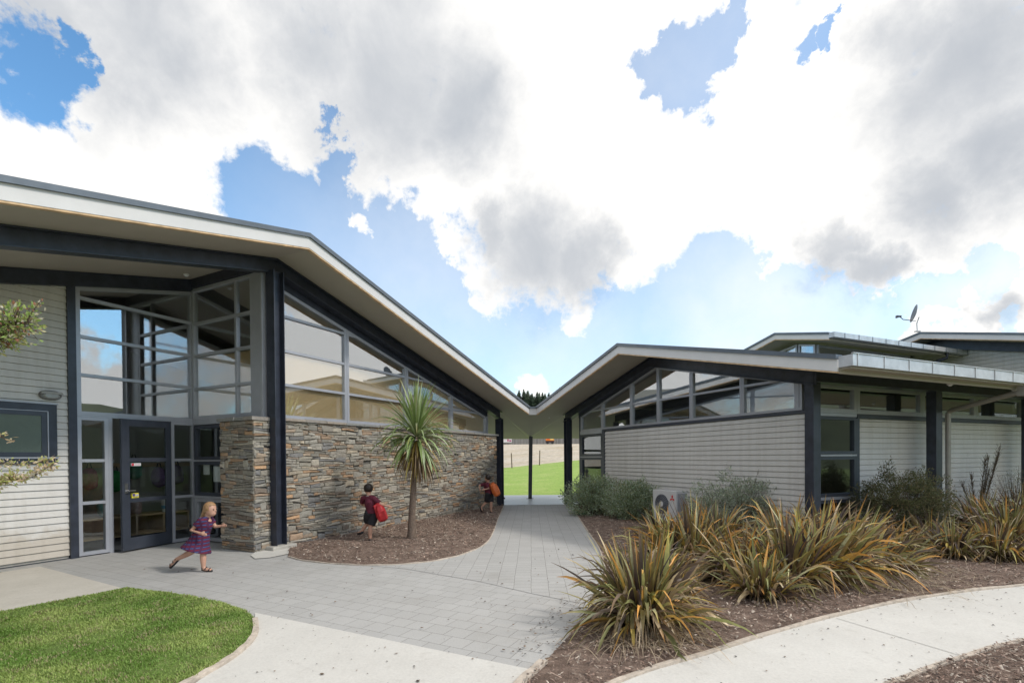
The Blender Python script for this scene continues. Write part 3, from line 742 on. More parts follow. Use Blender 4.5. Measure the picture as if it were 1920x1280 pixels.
def tz(x, y):
    if y < 21: return 0
    xx = max(-4, min(9, x)); top = .76+.098*xx
    if y < 42: u = (y-21)/21; return top*(u*u*(3-2*u))*.35+top*u*.65
    if y < 105: return top+(4.35-top)*((y-42)/63)
    if y < 150: return 4.35+(y-105)*.02
    u = min(1, (y-150)/120); return 5.25+19.5*u*u*(3-2*u)*math.exp(-((x-15)/130)**2)
def terrain(name, x0, x1, y0, y1, nx, ny, mat, dz):
    vs = [(x0+(x1-x0)*i/nx, y0+(y1-y0)*j/ny) for j in range(ny+1) for i in range(nx+1)]
    mb = MB(); mb.add([(x, y, tz(x, y)+dz) for x, y in vs], [(j*(nx+1)+i, j*(nx+1)+i+1, (j+1)*(nx+1)+i+1, (j+1)*(nx+1)+i) for j in range(ny) for i in range(nx)])
    return struct(mb.build(name, mat, None, True))
mb = MB(); mb.add([(-1500, -1500, -.35), (1500, -1500, -.35), (1500, 1500, -.35), (-1500, 1500, -.35)], [(0, 1, 2, 3)]); struct(mb.build('ground', 'terrain'))
mb = MB(); mb.add([(-60, -60, -.03), (60, -60, -.03), (60, 21, -.03), (-60, 21, -.03)], [(0, 1, 2, 3)]); struct(mb.build('garden_ground', 'soilgrass'))
terrain('back_lawn', -30, 40, 20.4, 42, 35, 22, 'lawn', .0)
terrain('field', -80, 110, 42, 150, 38, 40, 'dry', .0)
terrain('hill', -300, 320, 150, 420, 40, 40, 'hill', .0)
from mathutils import noise as mnoise
mb = MB(); nx = 90     # wooded rise behind the viewer, mirrored in the glass
vs = []
for j in range(7):
    for i in range(nx+1):
        a = R(70+220*i/nx); rad = 62+j*9; hh = (0, 3, 7, 9.5, 11, 12, 12)[j]*(.75+.5*mnoise.noise(Vector((i*.13, j*.3, 1))))+(1.6*mnoise.noise(Vector((i*1.7, j*2.1, 5))) if j else 0)
        vs.append((math.sin(a)*rad, math.cos(a)*rad, -.1+max(0, hh) if j else -.2))
mb.add(vs, [(j*(nx+1)+i, j*(nx+1)+i+1, (j+1)*(nx+1)+i+1, (j+1)*(nx+1)+i) for j in range(6) for i in range(nx)])
struct(mb.build('hill', 'hill', None, True))

# outlines measured on the site
isle = smooth_line(G((540, 1044), (575, 1052), (640, 1058), (700, 1060), (770, 1057), (830, 1049), (880, 1035), (912, 1018), (926, 995), (935, 970), (944, 950)), 5)
isle_in = [g(944, 947).xy, FL.pt(8.2, -.05, 0).xy, FL.pt(8.0, .02, 0).xy, FL.pt(.0, .02, 0).xy, FL.pt(.0, -.2, 0).xy]
conc_edge = G((478, 1147), (1000, 1255))
bed_left = smooth_line(G((1072, 947), (1082, 965), (1098, 990), (1115, 1015), (1126, 1035), (1133, 1060), (1136, 1085), (1128, 1120), (1105, 1150), (1080, 1178), (1050, 1212), (1024, 1240), (1000, 1262), (960, 1300), (850, 1420)), 5)
path_top = smooth_line(G((2400, 1060), (2100, 1078), (1920, 1098), (1800, 1111), (1680, 1130), (1560, 1157), (1440, 1190), (1320, 1228), (1210, 1260), (1120, 1298), (1010, 1365), (940, 1440)), 4)
path_bot = smooth_line(G((2400, 1120), (2150, 1152), (1920, 1203), (1840, 1224), (1740, 1258), (1660, 1290), (1560, 1350)), 4)
# paving: court strip parallel to the concrete edge and the long path
e0, e1 = conc_edge; ed = (Vector(e1)-Vector(e0)).normalized(); court_ang = -math.atan2(ed.y, ed.x)
M['paver_court'] = paver_mat('grey pavers court', court_ang, .225, .205, .5)
M['paver_path'] = paver_mat('grey pavers path', R(90+2.2), .155, .215, .5)
bnd = G((330, 1010), (560, 1042), (740, 1062), (900, 1090), (1000, 1113), (1085, 1130), (1125, 1125))
court = [g(70, 1050).xy, FL.pt(-2.6, PW+.1, 0).xy, FL.pt(1, PW+.3, 0).xy, FL.pt(1, .5, 0).xy] + [isle[0]] + isle[1:12] + G((760, 1064), (900, 1090), (1000, 1113), (1085, 1130), (1126, 1127)) + bed_left[37:62] + [g(1000, 1257).xy, g(478, 1149).xy, g(478, 1200).xy, g(240, 1160).xy, g(233, 1105).xy]
sheet('paved_court', [FL.pt(-3.4, PW+.1, 0).xy, FL.pt(1, PW+.3, 0).xy, g(560, 1000).xy, g(760, 1040).xy, g(1140, 1100).xy, g(1140, 1200).xy, g(1000, 1300).xy, g(478, 1230).xy, g(240, 1160).xy, g(85, 1068).xy], .0, 'paver_court')
pathpoly = G((1112, 1127), (1085, 1130), (1000, 1113), (900, 1090), (760, 1066), (640, 1056), (700, 1040), (900, 940), (1000, 938), (1170, 938), (1220, 1060), (1190, 1127))
sheet('paved_path', pathpoly, .004, 'paver_path')
sheet('breezeway_floor', [(-6, 16.45), (8, 16.6), (8, 20.7), (-6, 20.7)], .008, 'slabs')
fore = [g(478, 1149).xy, g(1002, 1257).xy] + G((960, 1300), (880, 1400)) + [(.3, -5), (-6, -5)] + G((60, 1500), (300, 1330), (478, 1200))
sheet('concrete_forecourt', fore, .008, 'conc')
pad = G((-700, 1000), (-100, 1054), (0, 1064), (78, 1060), (235, 1104), (0, 1149), (-200, 1205), (-700, 1400))
sheet('concrete_pad', [FL.pt(-9, PW-.1, 0).xy, g(75, 1062).xy, g(235, 1104).xy, g(0, 1150).xy, g(-300, 1232).xy, g(-900, 1300).xy], .006, 'conc3')
sheet('footpath', [p for p in path_top[:-3]] + [(.4, -5), (3, -5)] + path_bot[::-1], .008, 'conc')
sheet('post_slab', G((470, 1042), (478, 1048), (505, 1046), (550, 1037), (585, 1030), (560, 1020), (505, 1015)), .012, 'conc')

jm = MB()
def joint(a, b, w=.007):
    a = g(*a); b = g(*b); d = (b-a).normalized(); e = Vector((-d.y, d.x, 0))*w/2; jm.add([v+Vector((0, 0, .0125)) for v in (a-e, a+e, b+e, b-e)], [(0, 1, 2, 3)])
joint((1568, 1160), (1812, 1234)); joint((1905, 1101), (2140, 1150))
M['jointdark'] = simple('path joint', (.26, .25, .23), .9); struct(jm.build('path_joint', 'jointdark', recalc=False))

# garden beds, gently mounded
def bed(name, outline, mat, mound, step, seed, dz=.014):
    xs = [p[0] for p in outline]; ys = [p[1] for p in outline]
    bm = bmesh.new(); vs = [bm.verts.new((p[0], p[1], dz)) for p in outline]; bm.faces.new(vs)
    bmesh.ops.triangulate(bm, faces=bm.faces)
    for it in range(4):
        lo = [e for e in bm.edges if e.calc_length() > step]
        if not lo: break
        bmesh.ops.subdivide_edges(bm, edges=lo, cuts=1); bmesh.ops.triangulate(bm, faces=bm.faces)
    from mathutils import noise as mn
    bnd_ = {v for e in bm.edges if e.is_boundary for v in e.verts}
    for v in bm.verts:
        if v not in bnd_: v.co.z = dz + mound*(.4+.6*mn.noise(v.co*.9+Vector((seed, 0, 0))))+.012*mn.noise(v.co*7)
    bmesh.ops.recalc_face_normals(bm, faces=bm.faces)
    me = bpy.data.meshes.new(name); bm.to_mesh(me); bm.free(); me.materials.append(M[mat]); me.shade_smooth()
    if sum(p.normal.z for p in me.polygons) < 0: me.flip_normals()
    o = bpy.data.objects.new(name, me); COL.objects.link(o); return struct(o)
isle_poly = isle+isle_in
bed('mulch_bed', isle_poly, 'mulch', .03, .35, 1)
nb = len(bed_left)
rb_poly = [FR.pt(.4, .3, 0).xy] + list(bed_left) + [p for p in path_top[::-1]] + [FRs.pt(13, .05, 0).xy, FR.pt(TC, .05, 0).xy]
bed('mulch_bed', rb_poly, 'mulch', .03, .35, 5)
br_poly = list(path_bot) + [(2.2, .5), (9, .5)]
bed('mulch_bed', br_poly, 'mulch', .02, .3, 9)
lawn_out = smooth_line(G((478, 1163), (480, 1180), (474, 1198), (458, 1216), (430, 1238), (390, 1262), (350, 1284), (250, 1340), (100, 1420)), 5)
lawn_poly = G((-500, 1290), (-250, 1222), (0, 1149), (120, 1127), (237, 1104), (300, 1111), (360, 1120), (420, 1132), (460, 1147)) + list(lawn_out) + [(-3.6, 1.2), (-5.6, 2.0)]
bed('lawn', lawn_poly, 'soilgrass', .02, .4, 3, .012)

# timber edgings
def edging(name, line, label, w=.045, z0=-.02, z1=.03, off=0, group=None):
    mb = MB(); L_ = [Vector((p[0], p[1])) for p in line]; vs = []
    for i, p in enumerate(L_):
        d = (L_[min(i+1, len(L_)-1)]-L_[max(i-1, 0)]).normalized(); e = Vector((-d.y, d.x))*w/2
        zz = z1+.004*math.sin(i*1.3)
        q = p+Vector((-d.y, d.x))*off
        vs += [(*(q-e), z0), (*(q+e), z0), (*(q+e), zz), (*(q-e), zz)]
    fs = []
    for i in range(len(L_)-1):
        for k in range(4): fs.append((i*4+k, i*4+(k+1) % 4, (i+1)*4+(k+1) % 4, (i+1)*4+k))
    fs += [(0, 1, 2, 3), tuple(4*(len(L_)-1)+k for k in range(4))]
    mb.add(vs, fs); return tag(mb.build(name, 'timber', None, False, .003), label, 'garden edging')
edging('timber_edging', isle, 'thin timber strip curving round the mulch bed under the stone wall', .02, z1=.02)
edging('timber_edging', bed_left[:40], 'thin pale timber strip where the paved path meets the right hand garden bed', .025, z1=.022)
edging('timber_edging', bed_left[56:], 'thick pale timber edge at the bottom tip of the garden bed', .07, z1=.04)
edging('timber_edging', path_top, 'long timber strip between flax garden bed and the curved footpath', .04, z1=.03)
edging('timber_edging', path_bot, 'timber strip beside the bark bed in the lower right corner', .04, z1=.03)
edging('timber_edging', lawn_out, 'double timber strip curving round the foreground lawn', .05, z1=.035)

# bark chips
def scatter_chips(name, poly, dens, seed, near, maxn, label):
    r = random.Random(seed); xs = [p[0] for p in poly]; ys = [p[1] for p in poly]; mb = MB()
    pal = [(.20, .145, .115), (.28, .20, .16), (.12, .085, .07), (.38, .30, .24), (.48, .41, .34), (.24, .155, .12), (.33, .24, .19)]
    x0, x1, y0, y1 = min(xs), max(xs), min(ys), max(ys); k = 0; tries = 0
    while k < maxn and tries < maxn*12:
        tries += 1
        x, y = r.uniform(x0, x1), r.uniform(y0, y1)
        if y < 2.9 or abs(x) > y*1.08+.4 or r.random() > min(1, (near/y)**1.3) or not inpoly((x, y), poly): continue
        l = r.uniform(.012, .045)*(.8+.05*y); w = l*r.uniform(.2, .55)
        if r.random() < .05: l *= 2.4; w *= .5
        a = r.uniform(0, 6.28); ti = r.uniform(-.5, .5); z = .028+r.uniform(0, .03)
        u = Vector((math.cos(a)*math.cos(ti), math.sin(a)*math.cos(ti), math.sin(ti)))*l/2; v = Vector((-math.sin(a), math.cos(a), r.uniform(-.7, .7)))*w/2
        c = Vector((x, y, z)); cc = r.choice(pal); s_ = r.uniform(.6, 1.5); n_ = u.cross(v).normalized()*w*.3
        mb.add([c-u-v*.6, c+u-v*.5, c+u*.8+v, c-u*.9+v*.8, c+n_], [(0, 1, 4), (1, 2, 4), (2, 3, 4), (3, 0, 4)], tuple(q*s_ for q in cc)); k += 1
    o = mb.build(name, 'chips', None, recalc=False); tag(o, label, 'bark mulch', kind='stuff'); return o
scatter_chips('bark_mulch', isle_poly, 1, 11, 12, 6500, 'brown bark chips covering the bed under the stone wall')
scatter_chips('bark_mulch', rb_poly, 1, 12, 5, 21000, 'brown bark chips covering the flax garden bed')
scatter_chips('bark_mulch', br_poly, 1, 13, 5, 5000, 'brown bark chips in the lower right corner bed')
# litter on the hard ground: specks, leaves, twigs
def litter(name, poly, n, seed, label, smax=.02):
    r = random.Random(seed); xs = [p[0] for p in poly]; ys = [p[1] for p in poly]; mb = MB(); k = 0; t = 0
    while k < n and t < n*40:
        t += 1; x, y = r.uniform(min(xs), max(xs)), r.uniform(max(2.9, min(ys)), max(ys))
        if not inpoly((x, y), poly): continue
        l = r.uniform(.004, smax)*(1 if r.random() > .03 else 1.8); w = l*r.uniform(.3, .8); a = r.uniform(0, 6.28)
        u = Vector((math.cos(a), math.sin(a), 0))*l; v = Vector((-math.sin(a), math.cos(a), 0))*w; c = Vector((x, y, .016))
        cc = r.choice([(.08, .06, .05), (.14, .10, .07), (.05, .05, .045), (.22, .15, .10)])
        mb.add([c-u, c+v, c+u, c-v, c+Vector((0, 0, w*.5))], [(0, 1, 4), (1, 2, 4), (2, 3, 4), (3, 0, 4)], cc); k += 1
    return tag(mb.build(name, 'chips', None, recalc=False), label, 'leaf litter', kind='stuff')
litter('leaf_litter', G((250, 1060), (1120, 1020), (1130, 1130), (1000, 1250), (480, 1150)), 170, 3, 'dark specks and leaf scraps on the grey pavers')
litter('leaf_litter', [p for p in path_top[2:-4]]+[p for p in path_bot[::-1]], 250, 4, 'dark specks and leaf scraps on the curved footpath', .015)
litter('leaf_litter', G((480, 1150), (1000, 1256), (950, 1290), (400, 1290)), 60, 5, 'dark specks on the pale concrete forecourt', .012)
litter('leaf_litter', G((940, 1225), (1060, 1120), (1120, 1130), (1090, 1180), (1010, 1262)), 130, 6, 'bark scraps spilled over the paver edge by the bed', .02)

# lawn blades
def blades(name, poly, n, hgt, seed, label, w=.0035):
    r = random.Random(seed); xs = [p[0] for p in poly]; ys = [p[1] for p in poly]; mb = MB(); k = 0
    from mathutils import noise as mn
    while k < n:
        x, y = r.uniform(min(xs), max(xs)), r.uniform(min(ys), max(ys))
        if abs(x) > y*1.12+.2 or y < 2.6 or not inpoly((x, y), poly): continue
        q = mn.noise(Vector((x*1.6, y*1.6, 3))); q2 = mn.noise(Vector((x*5, y*5, 7)))
        h = hgt*r.uniform(.5, 1.25)*(1+.5*q2); a = r.uniform(0, 6.28); ln = r.uniform(.2, .9)*h
        d = Vector((math.cos(a), math.sin(a), 0)); s_ = Vector((-d.y, d.x, 0))*w*(1+.12*y); b = Vector((x, y, .01))
        t_ = r.random(); base = Vector((.20, .34, .06)).lerp(Vector((.44, .54, .16)), min(1, max(0, .45+1.5*q+.35*(t_-.3))))
        if r.random() < (.06 if q2 < .25 else .3): base = Vector((.46, .40, .22))
        if r.random() < .25: base *= .75
        c = tuple(base)
        mb.add([b-s_, b+s_, b+d*ln*.4+Vector((0, 0, h*.6))+s_*.7, b+d*ln*.4+Vector((0, 0, h*.6))-s_*.7, b+d*ln+Vector((0, 0, h))], [(0, 1, 2, 3), (3, 2, 4)], c); k += 1
    return tag(mb.build(name, 'grassbl', None, recalc=False), label, 'grass', kind='stuff')
blades('grass', lawn_poly, 95000, .026, 21, 'short green grass of the foreground lawn')

# ================================================================== PLANTS
def ribbon(mb, p0, d0, L, w, droop, cols, r, segs=7, fold=.25, twist=0, gmin=-1.2):
    """strap leaf: p0 start, d0 direction, gravity bend, colour stops base->tip"""
    p = Vector(p0); d = Vector(d0).normalized(); vs = []; side0 = d.cross(Vector((0, 0, 1)))
    if side0.length < 1e-3: side0 = Vector((1, 0, 0))
    side0.normalize(); side = Matrix.Rotation(twist, 3, d) @ side0; cc = []
    for i in range(segs+1):
        t = i/segs; ww = w*(.55+.9*t if t < .4 else .91*(1-((t-.4)/.6)**2.2)) + .0008
        nrm = side.cross(d).normalized()
        vs += [p-side*ww/2+nrm*ww*fold, p, p+side*ww/2+nrm*ww*fold]
        k = t*(len(cols)-1); a = int(min(k, len(cols)-2)); f_ = k-a
        cc.append(tuple(cols[a][j]*(1-f_)+cols[a+1][j]*f_ for j in range(3)))
        p = p+d*(L/segs); d = (d+Vector((0, 0, -droop*(.35+1.5*t)/segs))).normalized()
        if p.z < .03: p.z = .03+r.random()*.01
        side = (side-d*side.dot(d)).normalized()
    fs = []; cs = []
    for i in range(segs):
        for k in range(2):
            a = i*3+k; fs.append((a, a+1, a+4, a+3)); cs.append((cc[i], cc[i], cc[i+1], cc[i+1]))
    mb.addc(vs, fs, cs)
OL, BR, PU, OR_, TA, LG, YL = (.21, .18, .06), (.23, .14, .065), (.09, .055, .048), (.66, .30, .06), (.52, .39, .22), (.32, .33, .13), (.58, .45, .11)
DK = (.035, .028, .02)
def flax(px, py, L, nl, seed, label, spread=1., tint=0, w=.029, lean=(0, 0)):
    r = random.Random(seed); c = g(px, py) ; c.z = .02
    L *= .94; t = thing('flax_bush', label, 'flax bush', c, 'flax bushes in the right hand garden bed'); mb = MB(); md = MB()
    for i in range(int(nl*1.25)):
        az = r.uniform(0, 2*math.pi); rad = r.uniform(0, .16)*spread; el = r.betavariate(2.2, 1.6)*80+8
        if r.random() < .2: el = r.uniform(68, 88)
        d = Vector((math.cos(az)*math.cos(R(el)), math.sin(az)*math.cos(R(el)), math.sin(R(el))))+Vector((*lean, 0))
        q = r.random()
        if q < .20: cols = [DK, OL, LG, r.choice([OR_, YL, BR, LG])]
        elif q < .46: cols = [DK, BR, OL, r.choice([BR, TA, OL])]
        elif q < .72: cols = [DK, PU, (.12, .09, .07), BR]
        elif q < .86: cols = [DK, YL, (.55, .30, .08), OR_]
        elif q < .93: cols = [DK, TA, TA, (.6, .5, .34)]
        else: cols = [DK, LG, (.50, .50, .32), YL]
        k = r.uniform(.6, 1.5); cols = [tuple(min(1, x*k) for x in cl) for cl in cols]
        b = c+Vector((math.cos(az)*rad, math.sin(az)*rad, 0))
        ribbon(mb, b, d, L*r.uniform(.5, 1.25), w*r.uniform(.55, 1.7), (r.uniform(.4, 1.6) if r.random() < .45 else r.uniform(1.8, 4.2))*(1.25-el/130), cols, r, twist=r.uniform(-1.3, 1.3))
    for i in range(int(nl*1.15)):   # dead straw leaves lying round the base
        az = r.uniform(0, 2*math.pi); el = r.uniform(5, 50); d = Vector((math.cos(az)*math.cos(R(el)), math.sin(az)*math.cos(R(el)), math.sin(R(el))))
        k = r.uniform(.5, 1.25); cl = tuple(x*k for x in r.choice([TA, (.40, .27, .15), (.30, .20, .12), (.5, .4, .27)]))
        ribbon(md, c+d*.05+Vector((0, 0, .03)), d, L*r.uniform(.4, 1.05), w*r.uniform(.2, .6), r.uniform(1.4, 3.4), [tuple(x*.5 for x in cl), cl, cl], r, segs=6, twist=r.uniform(-1.5, 1.5))
    for i in range(int(nl*.22)):   # broken leaves bent over sharply
        az = r.uniform(0, 6.28); el = r.uniform(35, 80); d = Vector((math.cos(az)*math.cos(R(el)), math.sin(az)*math.cos(R(el)), math.sin(R(el)))); l1 = L*r.uniform(.3, .6); cl = r.choice([BR, OL, TA, PU, YL])
        b = c+Vector((math.cos(az)*.08, math.sin(az)*.08, 0)); ribbon(mb, b, d, l1, w*1.1, .2, [DK, cl, cl], r, segs=4)
        ribbon(mb, b+d*l1*.93, Vector((math.cos(az+.4), math.sin(az+.4), -r.uniform(.1, 1.4))), L*r.uniform(.25, .5), w*1.1, .8, [cl, cl, r.choice([TA, OR_, BR])], r, segs=4)
    for i in range(max(3, nl//40)):   # old dark flower stalks
        az = r.uniform(0, 6.28); e = c+Vector((math.cos(az)*.35, math.sin(az)*.35, L*r.uniform(.7, 1.05))); md.tube([c+Vector((0, 0, .1)), c.lerp(e, .6)+Vector((0, 0, .08)), e], [.007, .006, .003], 5, (.09, .07, .08))
    mb.build('leaves', 'flax', t, True, recalc=False); md.build('dead_leaves', 'flax', t, True, recalc=False)
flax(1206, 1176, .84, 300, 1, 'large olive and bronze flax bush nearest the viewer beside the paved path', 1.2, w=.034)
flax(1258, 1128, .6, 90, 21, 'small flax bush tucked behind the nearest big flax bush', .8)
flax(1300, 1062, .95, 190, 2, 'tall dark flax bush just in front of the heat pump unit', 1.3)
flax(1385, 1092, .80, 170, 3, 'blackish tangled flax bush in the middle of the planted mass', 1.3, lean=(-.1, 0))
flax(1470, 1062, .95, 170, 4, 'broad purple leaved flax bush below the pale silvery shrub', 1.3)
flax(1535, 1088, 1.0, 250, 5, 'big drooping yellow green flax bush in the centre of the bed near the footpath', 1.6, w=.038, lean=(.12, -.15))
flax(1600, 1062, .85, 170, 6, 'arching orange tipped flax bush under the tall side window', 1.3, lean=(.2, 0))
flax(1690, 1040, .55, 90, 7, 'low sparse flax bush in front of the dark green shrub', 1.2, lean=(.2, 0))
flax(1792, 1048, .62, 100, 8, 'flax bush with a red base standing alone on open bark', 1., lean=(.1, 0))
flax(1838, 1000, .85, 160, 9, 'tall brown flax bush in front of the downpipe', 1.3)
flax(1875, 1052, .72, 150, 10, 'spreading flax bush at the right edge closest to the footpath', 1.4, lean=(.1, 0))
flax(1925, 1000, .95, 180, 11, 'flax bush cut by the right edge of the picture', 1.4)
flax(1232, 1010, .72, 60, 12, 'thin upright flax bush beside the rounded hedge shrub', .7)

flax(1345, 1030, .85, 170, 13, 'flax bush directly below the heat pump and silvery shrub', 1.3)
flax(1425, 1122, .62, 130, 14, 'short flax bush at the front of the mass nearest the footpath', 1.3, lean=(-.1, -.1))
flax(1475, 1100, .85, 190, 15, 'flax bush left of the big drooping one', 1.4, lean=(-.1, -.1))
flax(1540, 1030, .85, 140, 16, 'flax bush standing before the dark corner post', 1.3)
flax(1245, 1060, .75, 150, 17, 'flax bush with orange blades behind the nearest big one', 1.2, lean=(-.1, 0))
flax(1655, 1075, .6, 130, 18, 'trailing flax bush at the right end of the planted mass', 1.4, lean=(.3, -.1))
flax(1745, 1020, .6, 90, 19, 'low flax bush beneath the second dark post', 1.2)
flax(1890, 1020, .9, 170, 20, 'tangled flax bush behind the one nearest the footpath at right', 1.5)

# dry grass stems fallen on the bark
mb = MB(); r = random.Random(77)
for i in range(700):
    p = g(r.gauss(1690, 60), r.gauss(1085, 18)) if i % 2 else g(r.gauss(1190, 50), r.gauss(1195, 14)); a = r.uniform(-2.4, .4); el = r.uniform(.02, .4)
    k = r.uniform(.6, 1.15); cl = tuple(x*k for x in (.52, .42, .30))
    ribbon(mb, p+Vector((0, 0, .04)), (math.cos(a), math.sin(a), el), r.uniform(.15, .5), .006, 1.4, [cl, cl], r, segs=4)
tag(mb.build('dry_leaf_litter', 'flax', None, True, recalc=False), 'pale dry straw leaves lying on the bark between the flax bushes', 'leaf litter', kind='stuff')

def leaf(mb, p, d, l, w, col, r):
    d = d.normalized(); s_ = d.cross(Vector((r.uniform(-1, 1), r.uniform(-1, 1), r.uniform(-1, 1))))
    if s_.length < 1e-3: return
    s_ = s_.normalized()*w/2; m_ = p+d*l*.5; nn = s_.cross(d)*.3
    mb.add([p, m_+s_+nn, p+d*l, m_-s_+nn], [(0, 1, 2), (0, 2, 3)], col)
def shrub(name, label, cat, base, blobs, nleaf, lsize, cols, seed, lw=.4, twigs=40, group=None, upb=.3, shell=.55, tw='twig', stemr=.012):
    """blobs: (dx, dy, z, rx, ry, rz)"""
    r = random.Random(seed); t = thing(name, label, cat, base, group); mb = MB(); st = MB(); base = Vector(base)
    tot = sum(b[3]*b[4]*b[5] for b in blobs)
    from mathutils import noise as mn
    for b in blobs:
        c = base+Vector(b[:3]); k = int(nleaf*b[3]*b[4]*b[5]/tot)
        for i in range(k):
            v = Vector((r.gauss(0, 1), r.gauss(0, 1), r.gauss(0, 1))).normalized(); q = r.random()**shell
            bump_ = 1+.28*mn.noise(v*2.2+c)
            p = c+Vector((v.x*b[3], v.y*b[4], v.z*b[5]))*q*bump_
            if p.z < base.z+.02: continue
            if mn.noise(p*5.5) < -.22: continue
            cl = r.choice(cols); kk = r.uniform(.65, 1.3)
            d = (v+Vector((r.uniform(-.8, .8), r.uniform(-.8, .8), upb+r.uniform(-.5, .6))))
            leaf(mb, p, d, lsize*r.uniform(.6, 1.4), lsize*lw*r.uniform(.7, 1.3), tuple(x*kk for x in cl), r)
        for i in range(max(2, int(twigs*b[3]*b[4]*b[5]/tot))):
            v = Vector((r.gauss(0, 1), r.gauss(0, 1), abs(r.gauss(.3, .8)))).normalized(); e = c+Vector((v.x*b[3], v.y*b[4], v.z*b[5]))*r.uniform(.7, 1.1)
            m_ = base.lerp(e, .5)+Vector((r.uniform(-.08, .08), r.uniform(-.08, .08), .05))
            st.tube([base+Vector((r.uniform(-.05, .05), r.uniform(-.05, .05), 0)), m_, e], [stemr, stemr*.6, stemr*.2], 4, cap=False)
    mb.build('foliage', 'leafy', t, recalc=False); st.build('stems', tw, t)
    return t
GG = [(.33, .42, .25), (.42, .50, .36), (.25, .33, .17), (.52, .60, .46), (.36, .37, .20)]
b = g(1112, 966); shrub('round_shrub', 'dense grey green rounded shrub right beside the passage post', 'shrub', b, [(-.22, .1, .50, .62, .5, .55), (.25, .2, .58, .6, .5, .55), (0, -.1, .35, .75, .5, .4)], 20000, .055, GG, 31, .38, group='rounded hedge shrubs at the end of the board wall')
b = g(1186, 974); shrub('round_shrub', 'dense grey green rounded shrub touching the left side of the heat pump', 'shrub', b, [(-.15, .1, .46, .6, .5, .52), (.2, .1, .50, .5, .5, .50), (.2, 0, .9, .2, .15, .24), (0, -.1, .3, .6, .5, .35)], 20000, .055, GG, 32, .38, group='rounded hedge shrubs at the end of the board wall')
PG = [(.46, .52, .42), (.56, .61, .50), (.38, .44, .33), (.36, .42, .26), (.5, .5, .38)]
b = g(1385, 1006); shrub('silver_shrub', 'airy pale silvery green shrub against the board wall right of the heat pump', 'shrub', b, [(-.55, .1, .55, .5, .4, .5), (.1, .1, .66, .6, .4, .5), (.75, .1, .66, .55, .4, .5), (-.18, .2, 1.15, .17, .14, .24), (.62, .2, 1.25, .14, .1, .32), (.85, .1, 1.48, .06, .05, .2), (-.8, 0, 1.0, .12, .1, .15)], 15000, .055, PG, 33, .34, 60, stemr=.006)
DG = [(.12, .13, .06), (.15, .15, .075), (.22, .18, .10), (.08, .10, .045), (.17, .18, .08)]
b = g(1702, 1012); shrub('dark_shrub', 'bushy dark olive shrub in front of the side wall between window and post', 'shrub', b, [(-.15, 0, .68, .68, .4, .58), (.5, .1, .66, .42, .4, .55), (-.62, .1, .7, .35, .3, .4), (-.30, .1, 1.22, .14, .12, .34), (.3, .1, 1.05, .3, .2, .32)], 32000, .036, DG, 34, .42, 90, stemr=.007)
b = g(1640, 1004); shrub('dark_shrub', 'small thin dark shrub beside the tall side window', 'shrub', b, [(0, 0, .5, .25, .25, .45), (-.05, 0, .85, .12, .1, .25)], 1500, .03, DG, 38, .25, 40, stemr=.006)
b = g(1905, 985); shrub('dark_shrub', 'dark twiggy shrub against the wall at the right edge', 'shrub', b, [(0, 0, .75, .5, .4, .45), (.3, 0, .9, .4, .4, .45)], 2600, .035, DG, 35, .25, 50)
# wispy upright shrub
b = g(1838, 985); t = thing('wispy_shrub', 'thin upright brown stemmed shrub standing before the side wall boards', 'shrub', b); r = random.Random(5); st = MB(); mb = MB()
for k, (dx, h_) in enumerate(((-.10, 1.1), (.02, 1.45), (.12, 1.5), (.22, 1.72), (.30, 1.6), (-.2, .9), (.1, 1.2))):
    e = b+Vector((dx*1.7, r.uniform(-.1, .1), h_)); pts = [b+Vector((dx*.2, 0, 0)), b.lerp(e, .4)+Vector((-.04, 0, 0)), e]; st.tube(pts, [.012, .008, .003], 5)
    for i in range(130):
        q = r.uniform(.3, 1); p = b.lerp(e, q)+Vector((-.03*math.sin(q*3), 0, 0)); v = Vector((r.uniform(-.5, .5), r.uniform(-.5, .5), 1)); l = r.uniform(.04, .16)
        st.tube([p, p+v.normalized()*l], [.003, .0015], 3, cap=False)
        for j in range(3): leaf(mb, p+v.normalized()*l*r.random(), v+Vector((r.uniform(-1, 1), r.uniform(-1, 1), 0)), .022, .007, r.choice([(.20, .17, .09), (.16, .13, .07), (.25, .22, .12)]), r)
mb.build('foliage', 'leafy', t, recalc=False); st.build('stems', 'twig', t)
# weeds at the kerb of the court
# ---- cabbage tree
b = g(773, 1011); CT = thing('cabbage_tree', 'young cabbage tree with spiky green head and brown skirt in front of the stone wall', 'tree', b)
r = random.Random(12); kx = 9.65/925.7
top = b+Vector((.10, 0, 1.80)); mb = MB()
pts = [b+Vector((-.02, 0, -.05)), b+Vector((-.01, 0, .08)), b+Vector((.0, 0, .5)), b+Vector((.035, 0, 1.05)), b+Vector((.085, 0, 1.5)), top]
mb.tube(pts, [.125, .09, .068, .058, .053, .05], 14); mb.build('trunk', 'bark', CT, True)
mb = MB(); GRN = [(.19, .27, .08), (.27, .36, .12), (.33, .42, .19), (.15, .22, .06), (.44, .50, .30)]
for i in range(205):
    az = r.uniform(0, 6.283); u = r.random(); el = -40+128*u**.8
    d = Vector((math.cos(az)*math.cos(R(el)), math.sin(az)*math.cos(R(el)), math.sin(R(el)))); c = r.choice(GRN); k = r.uniform(.75, 1.3); c = tuple(x*k for x in c)
    L_ = r.uniform(.68, 1.12)*(1 if el > 10 else .9); tipc = (.5, .40, .12) if r.random() < .15 else tuple(x*1.15 for x in c)
    ribbon(mb, top+Vector((0, 0, .12+.18*u))+d*.04, d, L_, r.uniform(.034, .055), r.uniform(.3, .8) if el > 45 else r.uniform(1.0, 2.6), [(.2, .22, .1), c, c, tipc], r, 8, .18, r.uniform(-.5, .5))
